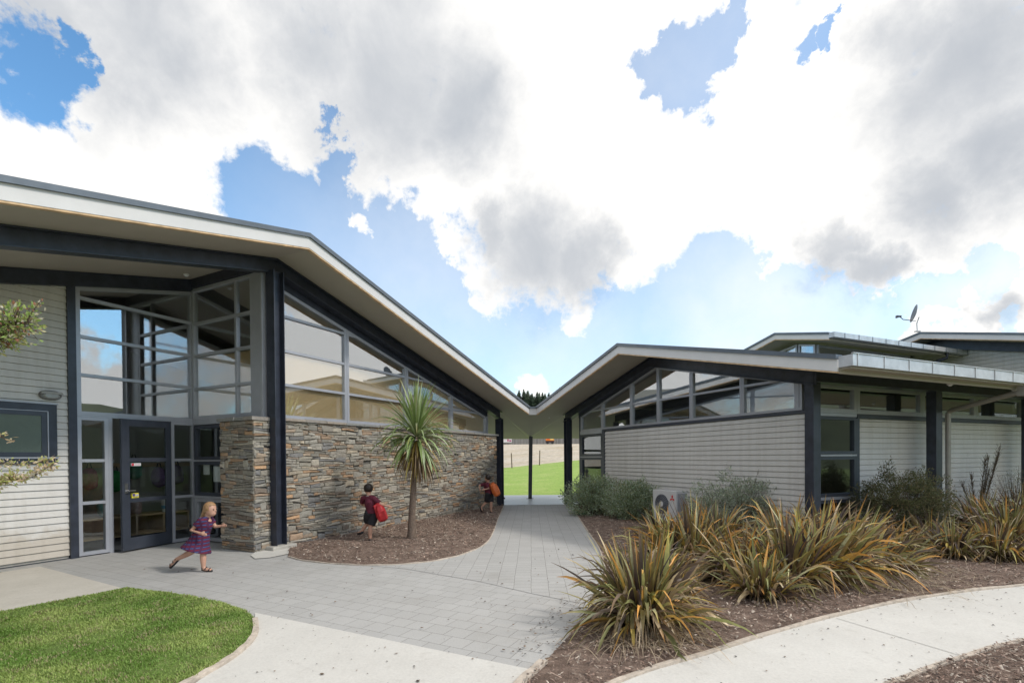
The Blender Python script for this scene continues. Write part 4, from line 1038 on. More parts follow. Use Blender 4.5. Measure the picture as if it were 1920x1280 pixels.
mb.build('leaves', 'flax', CT, True, recalc=False)
mb = MB()
for i in range(260):
    az = r.uniform(0, 6.283); el = r.uniform(-75, -20); d = Vector((math.cos(az)*math.cos(R(el)), math.sin(az)*math.cos(R(el)), math.sin(R(el))))
    k = r.uniform(.6, 1.3); c = tuple(x*k for x in r.choice([(.20, .13, .07), (.28, .19, .11), (.14, .09, .05), (.36, .26, .14), (.5, .35, .09)] if i > 20 else [(.45, .36, .08)]))
    ribbon(mb, top+Vector((0, 0, r.uniform(-.1, .15)))+d*.03, d, r.uniform(.45, .85), r.uniform(.015, .032), 2.6, [c, c, tuple(x*.8 for x in c)], r, 6, .2, r.uniform(-1, 1))
mb.build('dead_leaf_skirt', 'flax', CT, True, recalc=False)
mb = MB(); cfl = top+Vector((.30, -.12, .12))
for i in range(26):
    e = cfl+Vector((r.gauss(0, .11), r.gauss(0, .08), r.gauss(0, .13))); mb.tube([top+Vector((.05, 0, .2)), cfl+Vector((-.08, 0, .05)), e], [.006, .004, .002], 4, (.22, .19, .11), cap=False)
    for j in range(12): q = e+Vector((r.gauss(0, .035), r.gauss(0, .035), r.gauss(0, .035))); mb.ball(q, .008, r.choice([(.28, .24, .12), (.20, .15, .08), (.32, .30, .16)]), 5, 4)
mb.build('flower_head', 'leafy', CT)

# ---- shrub reaching in from the left
b = Vector((-5.2, 3.3, 0)); LS = thing('flowering_shrub', 'sprays of small green and pink leaves reaching in at the left edge', 'shrub', b)
st = MB(); mb = MB(); r = random.Random(44)
cols = [(.30, .44, .10), (.40, .50, .14), (.22, .34, .08), (.34, .46, .12), (.45, .42, .16), (.42, .20, .12), (.6, .55, .32), (.7, .66, .5)]
def spray(pts, n, ls, sp, cset):
    P = [Vector(p) for p in pts]
    st.tube(P, [.006-.004*i/(len(P)-1) for i in range(len(P))], 5)
    for i in range(n):
        q = (r.random()**.8)*(len(P)-1)*.999; a = int(q); p = P[a].lerp(P[a+1], q-a); v = Vector((r.gauss(0, 1), r.gauss(0, 1), r.gauss(.2, 1))).normalized(); l = sp*r.random()
        e = p+v*l
        if l > .02: st.tube([p, e], [.0025, .0015], 3, cap=False)
        for j in range(3): leaf(mb, e+Vector((r.gauss(0, .01),)*3), v+Vector((r.uniform(-1, 1), r.uniform(-1, 1), r.uniform(-.3, 1))), ls*r.uniform(.6, 1.3), ls*.5, r.choice(cset), r)
D_ = 3.5
spray([b, b+Vector((.1, .1, 1.5)), gdist(-120, 640, D_)], 4, .03, .1, cols)
spray([gdist(-120, 640, D_), gdist(-20, 615, D_), gdist(55, 605, D_)], 260, .036, .15, cols)
spray([gdist(-60, 630, D_), gdist(-10, 630, D_), gdist(20, 632, D_)], 230, .034, .15, cols)
spray([gdist(20, 615, D_), gdist(30, 590, D_), gdist(40, 568, D_)], 16, .024, .02, cols[3:])
spray([gdist(50, 605, D_), gdist(60, 585, D_), gdist(78, 562, D_)], 18, .024, .015, cols[3:])
c2 = [(.62, .60, .24), (.70, .52, .34), (.50, .54, .18), (.8, .64, .5), (.7, .6, .42)]
spray([b, b+Vector((.2, .1, 1.0)), gdist(-80, 900, D_), gdist(0, 905, D_), gdist(60, 895, D_), gdist(104, 866, D_)], 190, .030, .035, c2)
spray([gdist(-40, 880, D_), gdist(0, 868, D_), gdist(50, 872, D_), gdist(90, 863, D_)], 60, .026, .035, c2)
spray([gdist(-60, 930, D_), gdist(-10, 905, D_), gdist(28, 892, D_)], 110, .028, .04, c2)
spray([gdist(-50, 800, D_), gdist(-5, 815, D_), gdist(10, 818, D_)], 5, .03, .01, c2)
spray([gdist(-5, 815, D_), gdist(12, 824, D_), gdist(28, 826, D_)], 4, .034, .008, c2)
for k in range(16):      # the body of the shrub, standing left of the picture
    a = r.uniform(0, 6.28); e = b+Vector((-.15+.75*math.cos(a), .1+.6*math.sin(a), r.uniform(.9, 2.7))); st.tube([b+Vector((.04*math.cos(a), .04*math.sin(a), 0)), b.lerp(e, .5)+Vector((0, 0, .15)), e], [.022, .013, .005], 5)
    spray([b.lerp(e, .45)+Vector((0, 0, .13)), b.lerp(e, .8)+Vector((0, 0, .05)), e], 150, .036, .22, cols)
mb.build('leaves', 'leafy', LS, recalc=False); st.build('stems', 'twig', LS)

# ---- conifers on the far hill
def conifer():
    mb = MB(); r = random.Random(3); t = thing('conifer', 'dark green pine in the far row seen through the roof valley', 'tree', (0, 0, 0), 'pines on the far hill')
    for lv in range(16):
        z = 1.2+lv*.72; rad = 3.1*(1-(lv/16.5)**1.5)+.15
        for k in range(14):
            a = 6.283*k/14+r.random()*.6; rr = rad*r.uniform(.7, 1.2); c = r.choice([(.07, .11, .07), (.10, .15, .09), (.055, .085, .055)])
            d = Vector((math.cos(a), math.sin(a), 0)); s_ = Vector((-d.y, d.x, 0))*rr*.38
            mb.add([(0, 0, z+.7), tuple(d*rr*.7+s_+Vector((0, 0, z-.1))), tuple(d*rr+Vector((0, 0, z-.45))), tuple(d*rr*.7-s_+Vector((0, 0, z-.1)))], [(0, 1, 2), (0, 2, 3)], c)
    mb.build('crown', 'leafy', t, recalc=False)
    tb = MB(); tb.tube([(0, 0, -1), (0, 0, 12)], [.22, .05], 6); tb.build('trunk', 'bark', t); return t
c0 = conifer(); r = random.Random(9); first = True
for i in range(34):
    x = -8+i*1.0+r.uniform(-.5, .5); y = 268+r.uniform(-8, 12)
    if first: o = c0; first = False
    else:
        o = c0.copy(); COL.objects.link(o)
        for ch in c0.children: q = ch.copy(); COL.objects.link(q); q.parent = o
    s_ = r.uniform(.86, 1.08)
    o.location = (x, y, tz(x, y)-.6); o.scale = (s_, s_, s_*r.uniform(.9, 1.1)); o.rotation_euler = (0, 0, r.uniform(0, 6))

# ================================================================== FAR FIELD
ff = thing('paling_fence', 'long grey timber paling fence across the far side of the dry field', 'fence', (4, 104, tz(4, 104)))
mb = MB()
for i in range(300): mb.box((-30+i*.22, 104+rnd.uniform(-.02, .02), tz(-30+i*.22, 104)+.95+rnd.uniform(-.02, .02)), (.205, .03, 1.9), None, rnd.choice([(.22, .21, .2), (.27, .26, .25), (.19, .18, .18), (.24, .22, .21)]))
mb.build('palings', 'col', ff)
mb = MB()
for z in (.4, 1.5): mb.box((3, 104.06, 4.35+z), (66, .06, .09))
mb.build('rails', 'timber', ff)
wf = thing('wire_fence', 'post and wire fence between green lawn and pale dry field', 'fence', (0, 40.5, .8))
r = random.Random(2); tops = []
for x in (-6.9, -4.6, -2.3, 0.0, 2.25, 4.9, 7.3):
    z = tz(x, 40.5); p = Vector((x, 40.5, z)); e = p+Vector((r.uniform(-.06, .06), 0, 1.22)); mb = MB(); mb.tube([p-Vector((0, 0, .2)), e], [.05, .045], 7); mb.build('post', 'bark', wf); tops.append((p, e))
for f_ in (.25, .55, .85):
    mb = MB()
    mb.tube([a.lerp(b_, f_) for a, b_ in tops], .006, 4); mb.build('wire', 'zinc', wf)
# orange van and white banner by the paling fence
vc = gdist(1031, 832, 101); vz = tz(vc.x, 101)
VN = thing('parked_van', 'small orange and yellow van with a dark lower body before the paling fence', 'van', (vc.x, 101, vz))
mb = MB(); X = vc.x
FV2 = Frame((X, 101, vz), Vector((1, 0, 0)), Vector((0, 1, 0)))
FV2.prism(mb, [(-.85, .42), (.85, .42), (.85, .75), (-.85, .75)], -.35, .35, (.05, .02, .02)); FV2.prism(mb, [(-.85, .752), (.85, .752), (.72, 1.35), (.3, 1.5), (-.8, 1.45)], -.34, .34, (.9, .28, .02))
FV2.prism(mb, [(.05, .9), (.7, .9), (.62, 1.25), (.05, 1.28)], -.36, -.342, (.9, .7, .25)); FV2.prism(mb, [(-.7, .9), (-.1, .9), (-.1, 1.2), (-.6, 1.2)], -.36, -.342, (.85, .1, .02)); mb.build('body', 'col', VN, bevel=.04)
for x_ in (-.5, .5):
    mb = MB(); mb.tube([(X+x_, 100.6, vz+.3), (X+x_, 100.8, vz+.3)], .26, 14); mb.build('wheel', 'black', VN)
bc = gdist(952, 827, 103); BNz = tz(bc.x, 103)
BN = thing('banner', 'white banner with red marks on the far paling fence, seen left of the column', 'banner', (bc.x, 103.8, BNz))
FB = Frame((bc.x, 103.8, BNz), Vector((1, 0, 0)), Vector((0, 1, 0))); mb = MB(); FB.box(mb, -1.0, .85, 0, .05, .5, 1.5, (.8, .78, .78)); FB.box(mb, -.1, .2, -.02, -.001, .7, 1.15, (.45, .05, .15)); FB.box(mb, .3, .75, -.02, -.001, .65, 1.0, (.4, .1, .2)); FB.box(mb, -.8, -.3, -.02, -.001, .9, 1.0, (.7, .5, .55)); mb.build('panel', 'col', BN)

# ================================================================== HEAT PUMP
hx = FR.xy(g(1262, 1000))[0]
def HP():
    a1_ = FR.on(1268, 930, -.62)[0]; a0_ = FR.on(1224, 930, -.62)[0]; W2 = abs(a1_-a0_)
    print('heatpump', a0_, a1_)
    lo, hi = min(a0_, a1_), max(a0_, a1_); z1_ = FR.on(1268, 920.5, -.62)[1]; z0_ = .12
    hp = thing('heat_pump', 'pale grey heat pump with round fan and red emblem by the board wall', 'heat pump', FR.pt((lo+hi)/2, -.47, 0))
    n0, n1 = -.62, -.30
    mb = MB(); FR.box(mb, lo, hi, n0, n1, z0_, z1_); mb.build('casing', simple('heat pump enamel', (.60, .60, .60), .4, 0, .04, 4), hp, bevel=.012)
    # fan face is the wide face looking away from the building
    fc = lo+(hi-lo)*.40; fz = z1_-.32; rr = .225
    mb = MB(); nseg = 28
    ring = [FR.pt(fc+rr*math.cos(6.283*k/nseg), n0-.004, fz+rr*math.sin(6.283*k/nseg)) for k in range(nseg)]; ring2 = [FR.pt(fc+rr*math.cos(6.283*k/nseg), n0-.010, fz+rr*math.sin(6.283*k/nseg)) for k in range(nseg)]
    mb.add(ring+ring2, [tuple(range(nseg)), tuple(range(2*nseg-1, nseg-1, -1))]+[(k, (k+1) % nseg, nseg+(k+1) % nseg, nseg+k) for k in range(nseg)]); mb.build('fan_recess', 'darkfr', hp)
    mb = MB()
    for q in (.09, .13, .17, .205):
        P = [FR.pt(fc+q*math.cos(6.283*k/24), n0-.018, fz+q*math.sin(6.283*k/24)) for k in range(25)]; mb.tube(P, .003, 4, cap=False)
    for k in range(24): mb.tube([FR.pt(fc+.06*math.cos(6.283*k/24), n0-.018, fz+.06*math.sin(6.283*k/24)), FR.pt(fc+rr*math.cos(6.283*k/24), n0-.016, fz+rr*math.sin(6.283*k/24))], .0025, 3)
    mb.build('fan_grille', 'alu', hp)
    mb = MB(); P = [FR.pt(fc+.062*math.cos(6.283*k/20), n0-.025, fz+.062*math.sin(6.283*k/20)) for k in range(20)]; P2 = [p+FR.n*.012 for p in P]
    mb.add(P+P2, [tuple(range(20)), tuple(range(39, 19, -1))]+[(k, (k+1) % 20, 20+(k+1) % 20, 20+k) for k in range(20)]); mb.build('fan_hub', 'white', hp)
    mb = MB(); lx = lo+(hi-lo)*.84; lz = z1_-.17; s_ = .042
    def rh(cx_, cz_, a):
        u = Vector((math.cos(a), math.sin(a)))*s_; v = Vector((-math.sin(a), math.cos(a)))*s_*.56
        FR.prism(mb, [(cx_, cz_), tuple(Vector((cx_, cz_))+u/1+v), tuple(Vector((cx_, cz_))+u*2), tuple(Vector((cx_, cz_))+u-v)], n0-.006, n0-.001, (.62, .02, .03))
    for a in (R(90), R(210), R(330)): rh(lx, lz, a)
    mb.build('emblem', 'col', hp)
    mb = MB(); FRr.box(mb, n0+.04, n1-.02, hi+.001, hi+.012, z0_+.1, z1_-.06); FRr.box(mb, n0+.09, n1-.06, hi+.012, hi+.03, z1_-.30, z1_-.12); mb.build('service_panel', 'alu', hp)
    for k in (lo+.1, hi-.1):
        mb = MB(); FR.box(mb, k-.03, k+.03, n0+.02, n1, .0, z0_); mb.build('foot', 'concrete2', hp)
HP()
# green irrigation valve cover by the path
p = g(1092, 966); vb = thing('irrigation_box', 'small green plastic irrigation cover in the bark beside the path', 'valve box', (p.x, p.y, .02))
gm_ = simple('green plastic', (.02, .16, .08), .4, 0, .15, 20)
mb = MB(); mb.box((p.x, p.y, .045), (.22, .12, .07), Matrix.Rotation(.3, 3, 'Z')); mb.build('lid', gm_, vb, bevel=.015)
mb = MB(); mb.tube([(p.x-.1, p.y, .07), (p.x-.16, p.y+.05, .12), (p.x-.22, p.y+.08, .05)], .012, 6); mb.build('hose_stub', gm_, vb)

# ================================================================== LAMPS
lc = FL.pt(-2.43, PW-.10, 2.66)
WL_ = thing('wall_lamp', 'oval grey bulkhead lamp on the boards above the dark window', 'wall lamp', lc)
def oval(mb, fr, c, n0, n1, ra, rz, col=None, k=24, r2=None):
    q = r2 or 1
    P = [fr.pt(c[0]+math.copysign(abs(math.cos(t))**.7, math.cos(t))*ra, n0, c[1]+math.sin(t)*rz) for t in [6.2832*i/k for i in range(k)]]
    P2 = [fr.pt(c[0]+math.copysign(abs(math.cos(t))**.7, math.cos(t))*ra*q, n1, c[1]+math.sin(t)*rz*q) for t in [6.2832*i/k for i in range(k)]]
    mb.add(P+P2, [tuple(range(k)), tuple(range(2*k-1, k-1, -1))]+[(i, (i+1) % k, k+(i+1) % k, k+i) for i in range(k)], col)
mb = MB(); oval(mb, FL, (-2.43, 2.64), PW-.03, PW-.085, .145, .078, r2=.9); mb.build('housing', simple('lamp grey', (.16, .155, .15), .5, 0, .1, 10), WL_, bevel=.006)
mb = MB(); oval(mb, FL, (-2.43, 2.628), PW-.086, PW-.108, .105, .045, r2=.8); mb.build('lens', simple('frosted lens', (.34, .35, .34), .35, 0, .1, 20), WL_, bevel=.006)
mb = MB(); FL.prism(mb, [(-2.57, 2.655), (-2.29, 2.655), (-2.31, 2.69), (-2.55, 2.69)], PW-.125, PW-.087); mb.build('eyelid', 'pipe', WL_)
def soffit_light(P, label):
    t = thing('soffit_light', label, 'downlight', P); mb = MB(); mb.tube([P, P-Vector((0, 0, .03))], [.05, .045], 14); mb.build('trim', 'white', t)
    mb = MB(); mb.tube([P-Vector((0, 0, .031)), P-Vector((0, 0, .05))], [.034, .02], 12); mb.build('lens', 'paper', t)
def onsoff(x, y, zf, z0=4.):
    z = z0
    for i in range(40): X = g(x, y, z); z = zf(X)
    return g(x, y, z)
def bis(x, y, zf):
    lo, hi = 2.3, 5.4
    for i in range(50):
        mz = (lo+hi)/2; X = g(x, y, mz)
        if mz > zf(X): hi = mz
        else: lo = mz
    return g(x, y, lo)
P = FL.pt(-.62, 1.75, 0); P.z = zLp(P)
soffit_light(P, 'small white round light in the soffit over the school entrance')
for k, (a, lab) in enumerate(((2.35, 'small round light under the eave nearest the corner post'), (4.6, 'small round light under the eave near the downpipe spout'))):
    P = FRs.pt(a, -1.30, 0); P.z = zR(8.25+1.30)
    soffit_light(P, lab)
P = Vector((1.28, 16.9, 0)); P.z = 2.98; soffit_light(P, 'small round light on the passage ceiling right of the roof valley')

# ================================================================== INSIDE THE ENTRANCE
sh = thing('cubby_shelf', 'low pale plywood cubby shelf behind the entrance door', 'shelf', FL.pt(-.9, 3.95, 0))
mb = MB(); FL.box(mb, -2.6, .5, 3.7, 4.3, .44, .47); FL.box(mb, -2.6, .5, 3.7, 4.3, .06, .09)
for k in range(7): FL.box(mb, -2.6+k*.51, -2.57+k*.51, 3.7, 4.3, .09, .44)
mb.build('carcass', 'ply', sh); mb = MB(); FL.box(mb, -2.6, .5, 4.3, 4.32, .06, .47); mb.build('back_panel', 'ply', sh)
def bag(P, s_, col, label, rz=0, kind='school_bag'):
    t = thing(kind, label, 'bag', P); mat = simple(label[:20], col, .7, 0, .25, 15, .2); mb = MB(); P = Vector(P)
    mb.ball(P+Vector((0, 0, .2*s_)), (.16*s_, .11*s_, .22*s_), None, 14, 10); mb.ball(P+Vector((0, 0, .10*s_))-FL.n*.09*s_, (.12*s_, .06*s_, .10*s_), None, 12, 8); mb.build('body', mat, t, True)
    mb = MB(); mb.tube([P+Vector((-.05*s_, 0, .38*s_)), P+Vector((-.02, 0, .50*s_)), P+Vector((.03, 0, .50*s_)), P+Vector((.06*s_, 0, .38*s_))], .01, 6); mb.build('strap', 'black', t)
for k, (a, z, col, lab) in enumerate(((-2.2, 1.05, (.28, .02, .09), 'dark pink school bag hanging inside at the left of the door glass'), (-1.6, 1.0, (.05, .03, .16), 'dark navy school bag hanging inside'), (-1.05, 1.02, (.45, .04, .2), 'pink school bag hanging inside the entrance'),
        (-.60, .95, (.03, .25, .07), 'green school bag hanging inside the entrance'), (-.25, 1.2, (.10, .30, .22), 'teal school bag hanging inside on the highest hook'), (.25, 1.0, (.22, .12, .34), 'lilac school bag hanging inside behind the right side light'), (.62, 1.05, (.12, .05, .2), 'purple school bag hanging beside the lilac bag'))):
    bag(FL.pt(a, 4.42, z), 1.05, col, lab)
mb = MB()
for k in range(8): FL.box(mb, -2.4+k*.45, -2.35+k*.45, 4.56, 4.598, 1.55, 1.62)
hk = thing('coat_rail', 'row of pale coat hooks on the wall inside the entrance', 'coat rail', FL.pt(-.9, 4.58, 1.5)); mb.build('hook_plates', 'paper', hk); mb = MB(); FL.box(mb, -2.6, 1.1, 4.585, 4.599, 1.45, 1.54); mb.build('board', 'ply', hk)
bag(FL.pt(-1.0, 3.95, .47), .9, (.04, .35, .40), 'turquoise bag sitting on the cubby shelf'); bag(FL.pt(-.45, 3.95, .47), .8, (.35, .25, .25), 'patterned brown bag sitting on the cubby shelf')
bag(FL.pt(-1.9, 3.2, .02), 1., (.03, .03, .06), 'black bag on the floor inside the door'); bag(FL.pt(-.95, 3.98, .09), .55, (.03, .4, .08), 'small green bag inside a cubby')
bk = thing('bucket', 'white plastic bucket standing on the cubby shelf behind the side light', 'bucket', FL.pt(.15, 3.9, .47)); mb = MB(); P = FL.pt(.15, 3.9, .47); mb.tube([P, P+Vector((0, 0, .26))], [.10, .125], 20); mb.build('pail', 'paper', bk)
mb = MB(); mb.tube([P+Vector((0, 0, .262)), P+Vector((0, 0, .285))], [.135, .135], 20); mb.build('lid', 'white', bk)
mb = MB(); mb.tube([P+Vector((0, 0, .07)), P+Vector((0, 0, .14))], [.112, .118], 20, (.15, .4, .65)); mb.build('sticker', 'col', bk)
for k, (a, z, w_, h_, lab) in enumerate(((1.93, 1.36, .20, .21, 'small white sheet taped inside the return window'), (1.60, 1.27, .22, .30, 'middle white sheet taped inside the return window'), (1.28, 1.20, .26, .38, 'largest white sheet taped inside the return window beside the stone pier'))):
    mb = MB(); FLr.box(mb, a-w_/2, a+w_/2, -.182, -.180, z-h_/2+.05, z+h_/2+.05); tag(mb.build('paper_sheet', 'paper'), lab, 'paper sheet')

# ================================================================== PEOPLE
def remeshed(mb, name, mat, parent, vox=.008, sm=3):
    o = mb.build(name, mat, parent, True, recalc=True)
    a = o.modifiers.new('r', 'REMESH'); a.mode = 'VOXEL'; a.voxel_size = vox
    b_ = o.modifiers.new('s', 'SMOOTH'); b_.iterations = sm; b_.factor = .5
    dg = bpy.context.evaluated_depsgraph_get(); dg.update(); me = bpy.data.meshes.new_from_object(o.evaluated_get(dg))
    o.modifiers.clear(); old = o.data; o.data = me; bpy.data.meshes.remove(old)
    if not me.materials: me.materials.append(M[mat] if isinstance(mat, str) else mat)
    me.shade_smooth(); return o
def hand(mb, w, d, s_, side):
    """wrist w, direction d, curled relaxed fingers"""
    d = Vector(d).normalized(); up_ = Vector((0, 0, 1)); a = d.cross(up_)
    if a.length < .2: a = Vector((0, 1, 0))
    a.normalize(); c = a.cross(d).normalized()
    mb.tube([w, w+d*.03*s_, w+d*.06*s_], [.017*s_, .023*s_, .021*s_], 8)
    for k, (o_, l) in enumerate(((-.017, .040), (-.006, .048), (.006, .045), (.017, .034))):
        b0 = w+d*.058*s_+c*o_*s_; m1 = b0+d*l*.55*s_-a*side*.004*s_; m2 = m1+d*l*.35*s_-a*side*.016*s_
        mb.tube([b0-d*.01, b0, m1, m2], [.0078*s_, .0078*s_, .007*s_, .0058*s_], 6)
    t0 = w+d*.02*s_+c*.018*s_; mb.tube([t0, t0+d*.02*s_+c*.016*s_-a*side*.006, t0+d*.042*s_+c*.02*s_-a*side*.014], [.009*s_, .0085*s_, .007*s_], 6)
def kid(root, label, J, face, hair, hairlen, dress=None, shirt=None, shorts=None, shoe='black', s_=1., sandal=False):
    V = lambda k: Vector(root)+Vector(J[k]); f = Vector(face).normalized(); lat = Vector((0, 0, 1)).cross(f).normalized()
    t = thing('person', label, 'person', root)
    mb = MB()
    mb.tube([V('hip')-Vector((0, 0, .05)), V('hip'), V('waist'), V('chest'), V('neck')-Vector((0, 0, .02)), V('neck'), V('neck')+Vector((0, 0, .05))], [.075, .095, .085, .095, .055, .036, .034], 14)
    for sd in 'LR':
        mb.tube([V('sh'+sd), V('el'+sd), V('wr'+sd)], [.037, .029, .019], 10); mb.tube([V('neck')-Vector((0, 0, .02)), V('sh'+sd)], [.04, .037], 10)
        hand(mb, V('wr'+sd), V('wr'+sd)-V('el'+sd), 1., 1 if sd == 'R' else -1)
        mb.tube([V('hip')+(V('kn'+sd)-V('hip'))*.05+lat*(.045 if sd == 'L' else -.045), V('hip').lerp(V('kn'+sd), .5)+lat*(.04 if sd == 'L' else -.04), V('kn'+sd), V('kn'+sd).lerp(V('an'+sd), .35), V('an'+sd)], [.068, .058, .041, .042, .026], 12)
        toe = V('to'+sd); mb.tube([V('an'+sd), V('an'+sd).lerp(toe, .35)+Vector((0, 0, -.012)), toe], [.028, .027, .022], 8)
    h = V('head'); mb.ball(h, (.075, .075, .098), None, 18, 14, f.to_track_quat('X', 'Z').to_matrix())
    mb.ball(h+f*.022-Vector((0, 0, .05)), (.055, .055, .05)); mb.ball(h+f*.083-Vector((0, 0, .018)), (.011, .011, .015)); mb.tube([h+f*.07+Vector((0, 0, .01)), h+f*.088-Vector((0, 0, .018))], [.006, .01], 6)
    for q in (-1, 1): mb.ball(h+lat*q*.074-f*.005-Vector((0, 0, .012)), (.012, .008, .020))
    mb.tube([h-f*.02-Vector((0, 0, .06)), V('neck')], [.04, .036], 10)
    mb.tube([h+f*.068+lat*.016-Vector((0, 0, .052)), h+f*.073-Vector((0, 0, .054)), h+f*.068-lat*.016-Vector((0, 0, .052))], .006, 6)
    remeshed(mb, 'body', 'skin', t, .0065, 4)
    for q in (-1, 1):
        mb = MB(); mb.ball(h+f*.069+lat*q*.027-Vector((0, 0, -.004)), .009, None, 8, 6); mb.build('eye', 'black', t, True)
    mb = MB(); mb.ball(h-f*.012+Vector((0, 0, .018)), (.088, .088, .095), None, 18, 12, f.to_track_quat('X', 'Z').to_matrix())
    # cut the face out of the hair by keeping only the shell behind and above
    if hairlen:
        mb.tube([h-f*.06, h-f*.09-Vector((0, 0, .06)), h-f*.13-Vector((0, 0, .12)), h-f*.19-Vector((0, 0, .16))], [.05, .045, .03, .012], 8)
    o = remeshed(mb, 'hair', hair, t, .008, 2)
    off = t.location
    bm = bmesh.new(); bm.from_mesh(o.data)
    kill = [v for v in bm.verts if (lambda p: (p-h).dot(f) > .030 and p.z < h.z+.055 or ((p-h).dot(f) > -.02 and p.z < h.z-.035 and not hairlen) or p.z < h.z-.02 and (p-h).dot(f) > .012 or (not hairlen and p.z < h.z-.055))(v.co+off)]
    bmesh.ops.delete(bm, geom=kill, context='VERTS'); bm.to_mesh(o.data); bm.free()
    sm_ = o.modifiers.new('t', 'SOLIDIFY'); sm_.thickness = .006
    if shirt:
        mb = MB(); mb.tube([V('hip')+Vector((0, 0, .0)), V('waist'), V('chest'), V('neck')-Vector((0, 0, .03))], [.116, .108, .116, .060], 16)
        for sd in 'LR': mb.tube([V('neck')-Vector((0, 0, .03)), V('sh'+sd), V('sh'+sd).lerp(V('el'+sd), .75)], [.055, .055, .050], 12)
        remeshed(mb, 'shirt', shirt, t, .008, 2)
        mb = MB(); nk = V('neck'); mb.tube([nk+Vector((.047*math.cos(a), .047*math.sin(a), .0)) for a in [6.283*i/12 for i in range(13)]], .008, 6); mb.build('collar', 'pipe', t, True)
    if shorts:
        mb = MB()
        for sd, q in (('L', 1), ('R', -1)): mb.tube([V('hip')+Vector((0, 0, .03)), V('hip')+lat*q*.04, V('hip').lerp(V('kn'+sd), .5)+lat*q*.04, V('hip').lerp(V('kn'+sd), .92)+lat*q*.01], [.10, .10, .085, .078], 14)
        remeshed(mb, 'shorts', shorts, t, .008, 2)
    if dress:
        mb = MB(); hem = V('hem'); mb.tube([hem, V('hip').lerp(hem, .45), V('waist'), V('chest'), V('neck')-Vector((0, 0, .03))], [.205, .150, .102, .108, .058], 20)
        for sd in 'LR': mb.tube([V('neck')-Vector((0, 0, .03)), V('sh'+sd), V('sh'+sd).lerp(V('el'+sd), .55)], [.05, .052, .050], 12)
        remeshed(mb, 'dress', dress, t, .009, 3)
    for sd in 'LR':
        a, b_ = V('an'+sd), V('to'+sd); dd = (b_-a).normalized(); mb = MB()
        heel = a-dd*.018-Vector((0, 0, 0)); sole = Vector((0, 0, 1)).cross(dd); dn = dd.cross(sole).normalized()
        if dn.z > 0: dn = -dn
        mb.tube([heel+dn*.028, a.lerp(b_, .5)+dn*.022, b_+dd*.012+dn*.014], [.028 if not sandal else .016, .031 if not sandal else .02, .026 if not sandal else .018], 10)
        if sandal:
            for q in (.35, .8): c = a.lerp(b_, q); mb.tube([c+sole.normalized()*.034+dn*.01, c-dn*.026, c-sole.normalized()*.034+dn*.01], .007, 6)
            mb.tube([a+sole.normalized()*.03, a-dd*.034, a-sole.normalized()*.03], .007, 6)
        mb.build('sandal' if sandal else 'shoe', shoe, t, True)
    return t
# plaid dress material
m_, n_, b_ = nt('red and blue check cotton'); p_ = posnode(n_)
sp = N(n_, 'ShaderNodeSeparateXYZ'); n_.links.new(p_, sp.inputs[0])
def stripes(sock, k, ph, w):
    a = N(n_, 'ShaderNodeMath', operation='MULTIPLY_ADD'); n_.links.new(sock, a.inputs[0]); a.inputs[1].default_value = k; a.inputs[2].default_value = ph
    f1 = N(n_, 'ShaderNodeMath', operation='FRACT'); n_.links.new(a.outputs[0], f1.inputs[0])
    l = N(n_, 'ShaderNodeMath', operation='LESS_THAN'); n_.links.new(f1.outputs[0], l.inputs[0]); l.inputs[1].default_value = w; return l.outputs[0]
c = mixc(n_, (.02, .02, .085), (.13, .010, .035), stripes(sp.outputs[2], 19, 0, .48)); c = mixc(n_, c, (.07, .09, .22), stripes(sp.outputs[2], 19, .35, .16)); c = mixc(n_, c, (.06, .01, .05), stripes(sp.outputs[0], 17, .2, .35))
n_.links.new(c, b_.inputs['Base Color']); b_.inputs['Roughness'].default_value = .85; M['plaid'] = m_
gp = g(385, 1071)
kid(gp, 'girl in a red and blue checked dress running right past the entrance door', dict(
    hip=(-.10, .05, .47), waist=(-.07, .05, .56), chest=(-.03, .05, .68), neck=(.01, .05, .775), head=(.055, .05, .885),
    shL=(.0, .13, .73), elL=(.05, .17, .62), wrL=(.14, .16, .63), shR=(-.03, -.04, .73), elR=(-.15, -.06, .60), wrR=(.0, -.10, .565),
    knL=(-.22, .08, .28), anL=(-.47, .08, .16), toL=(-.56, .08, .06), knR=(-.03, .0, .27), anR=(-.02, -.01, .055), toR=(.10, -.02, .028), hem=(-.15, .03, .30)),
    (1, -.12, -.05), 'hairbl', True, dress='plaid', sandal=True)
gp = g(692, 1015)
kid(gp, 'dark haired child in a maroon shirt running along the stone wall with a red bag', dict(
    hip=(.05, .02, .55), waist=(.05, .02, .64), chest=(.03, .0, .77), neck=(.0, .0, .88), head=(-.01, .02, 1.01),
    shL=(-.12, .05, .83), elL=(-.17, .12, .71), wrL=(-.10, .18, .66), shR=(.12, -.05, .83), elR=(.26, -.06, .72), wrR=(.36, -.05, .69),
    knL=(-.05, .12, .36), anL=(-.17, .10, .19), toL=(-.25, .14, .15), knR=(.03, .0, .30), anR=(.02, 0, .06), toR=(-.02, .12, .03)),
    (-.35, .9, .0), 'hairdk', False, shirt='maroon', shorts='shorts')
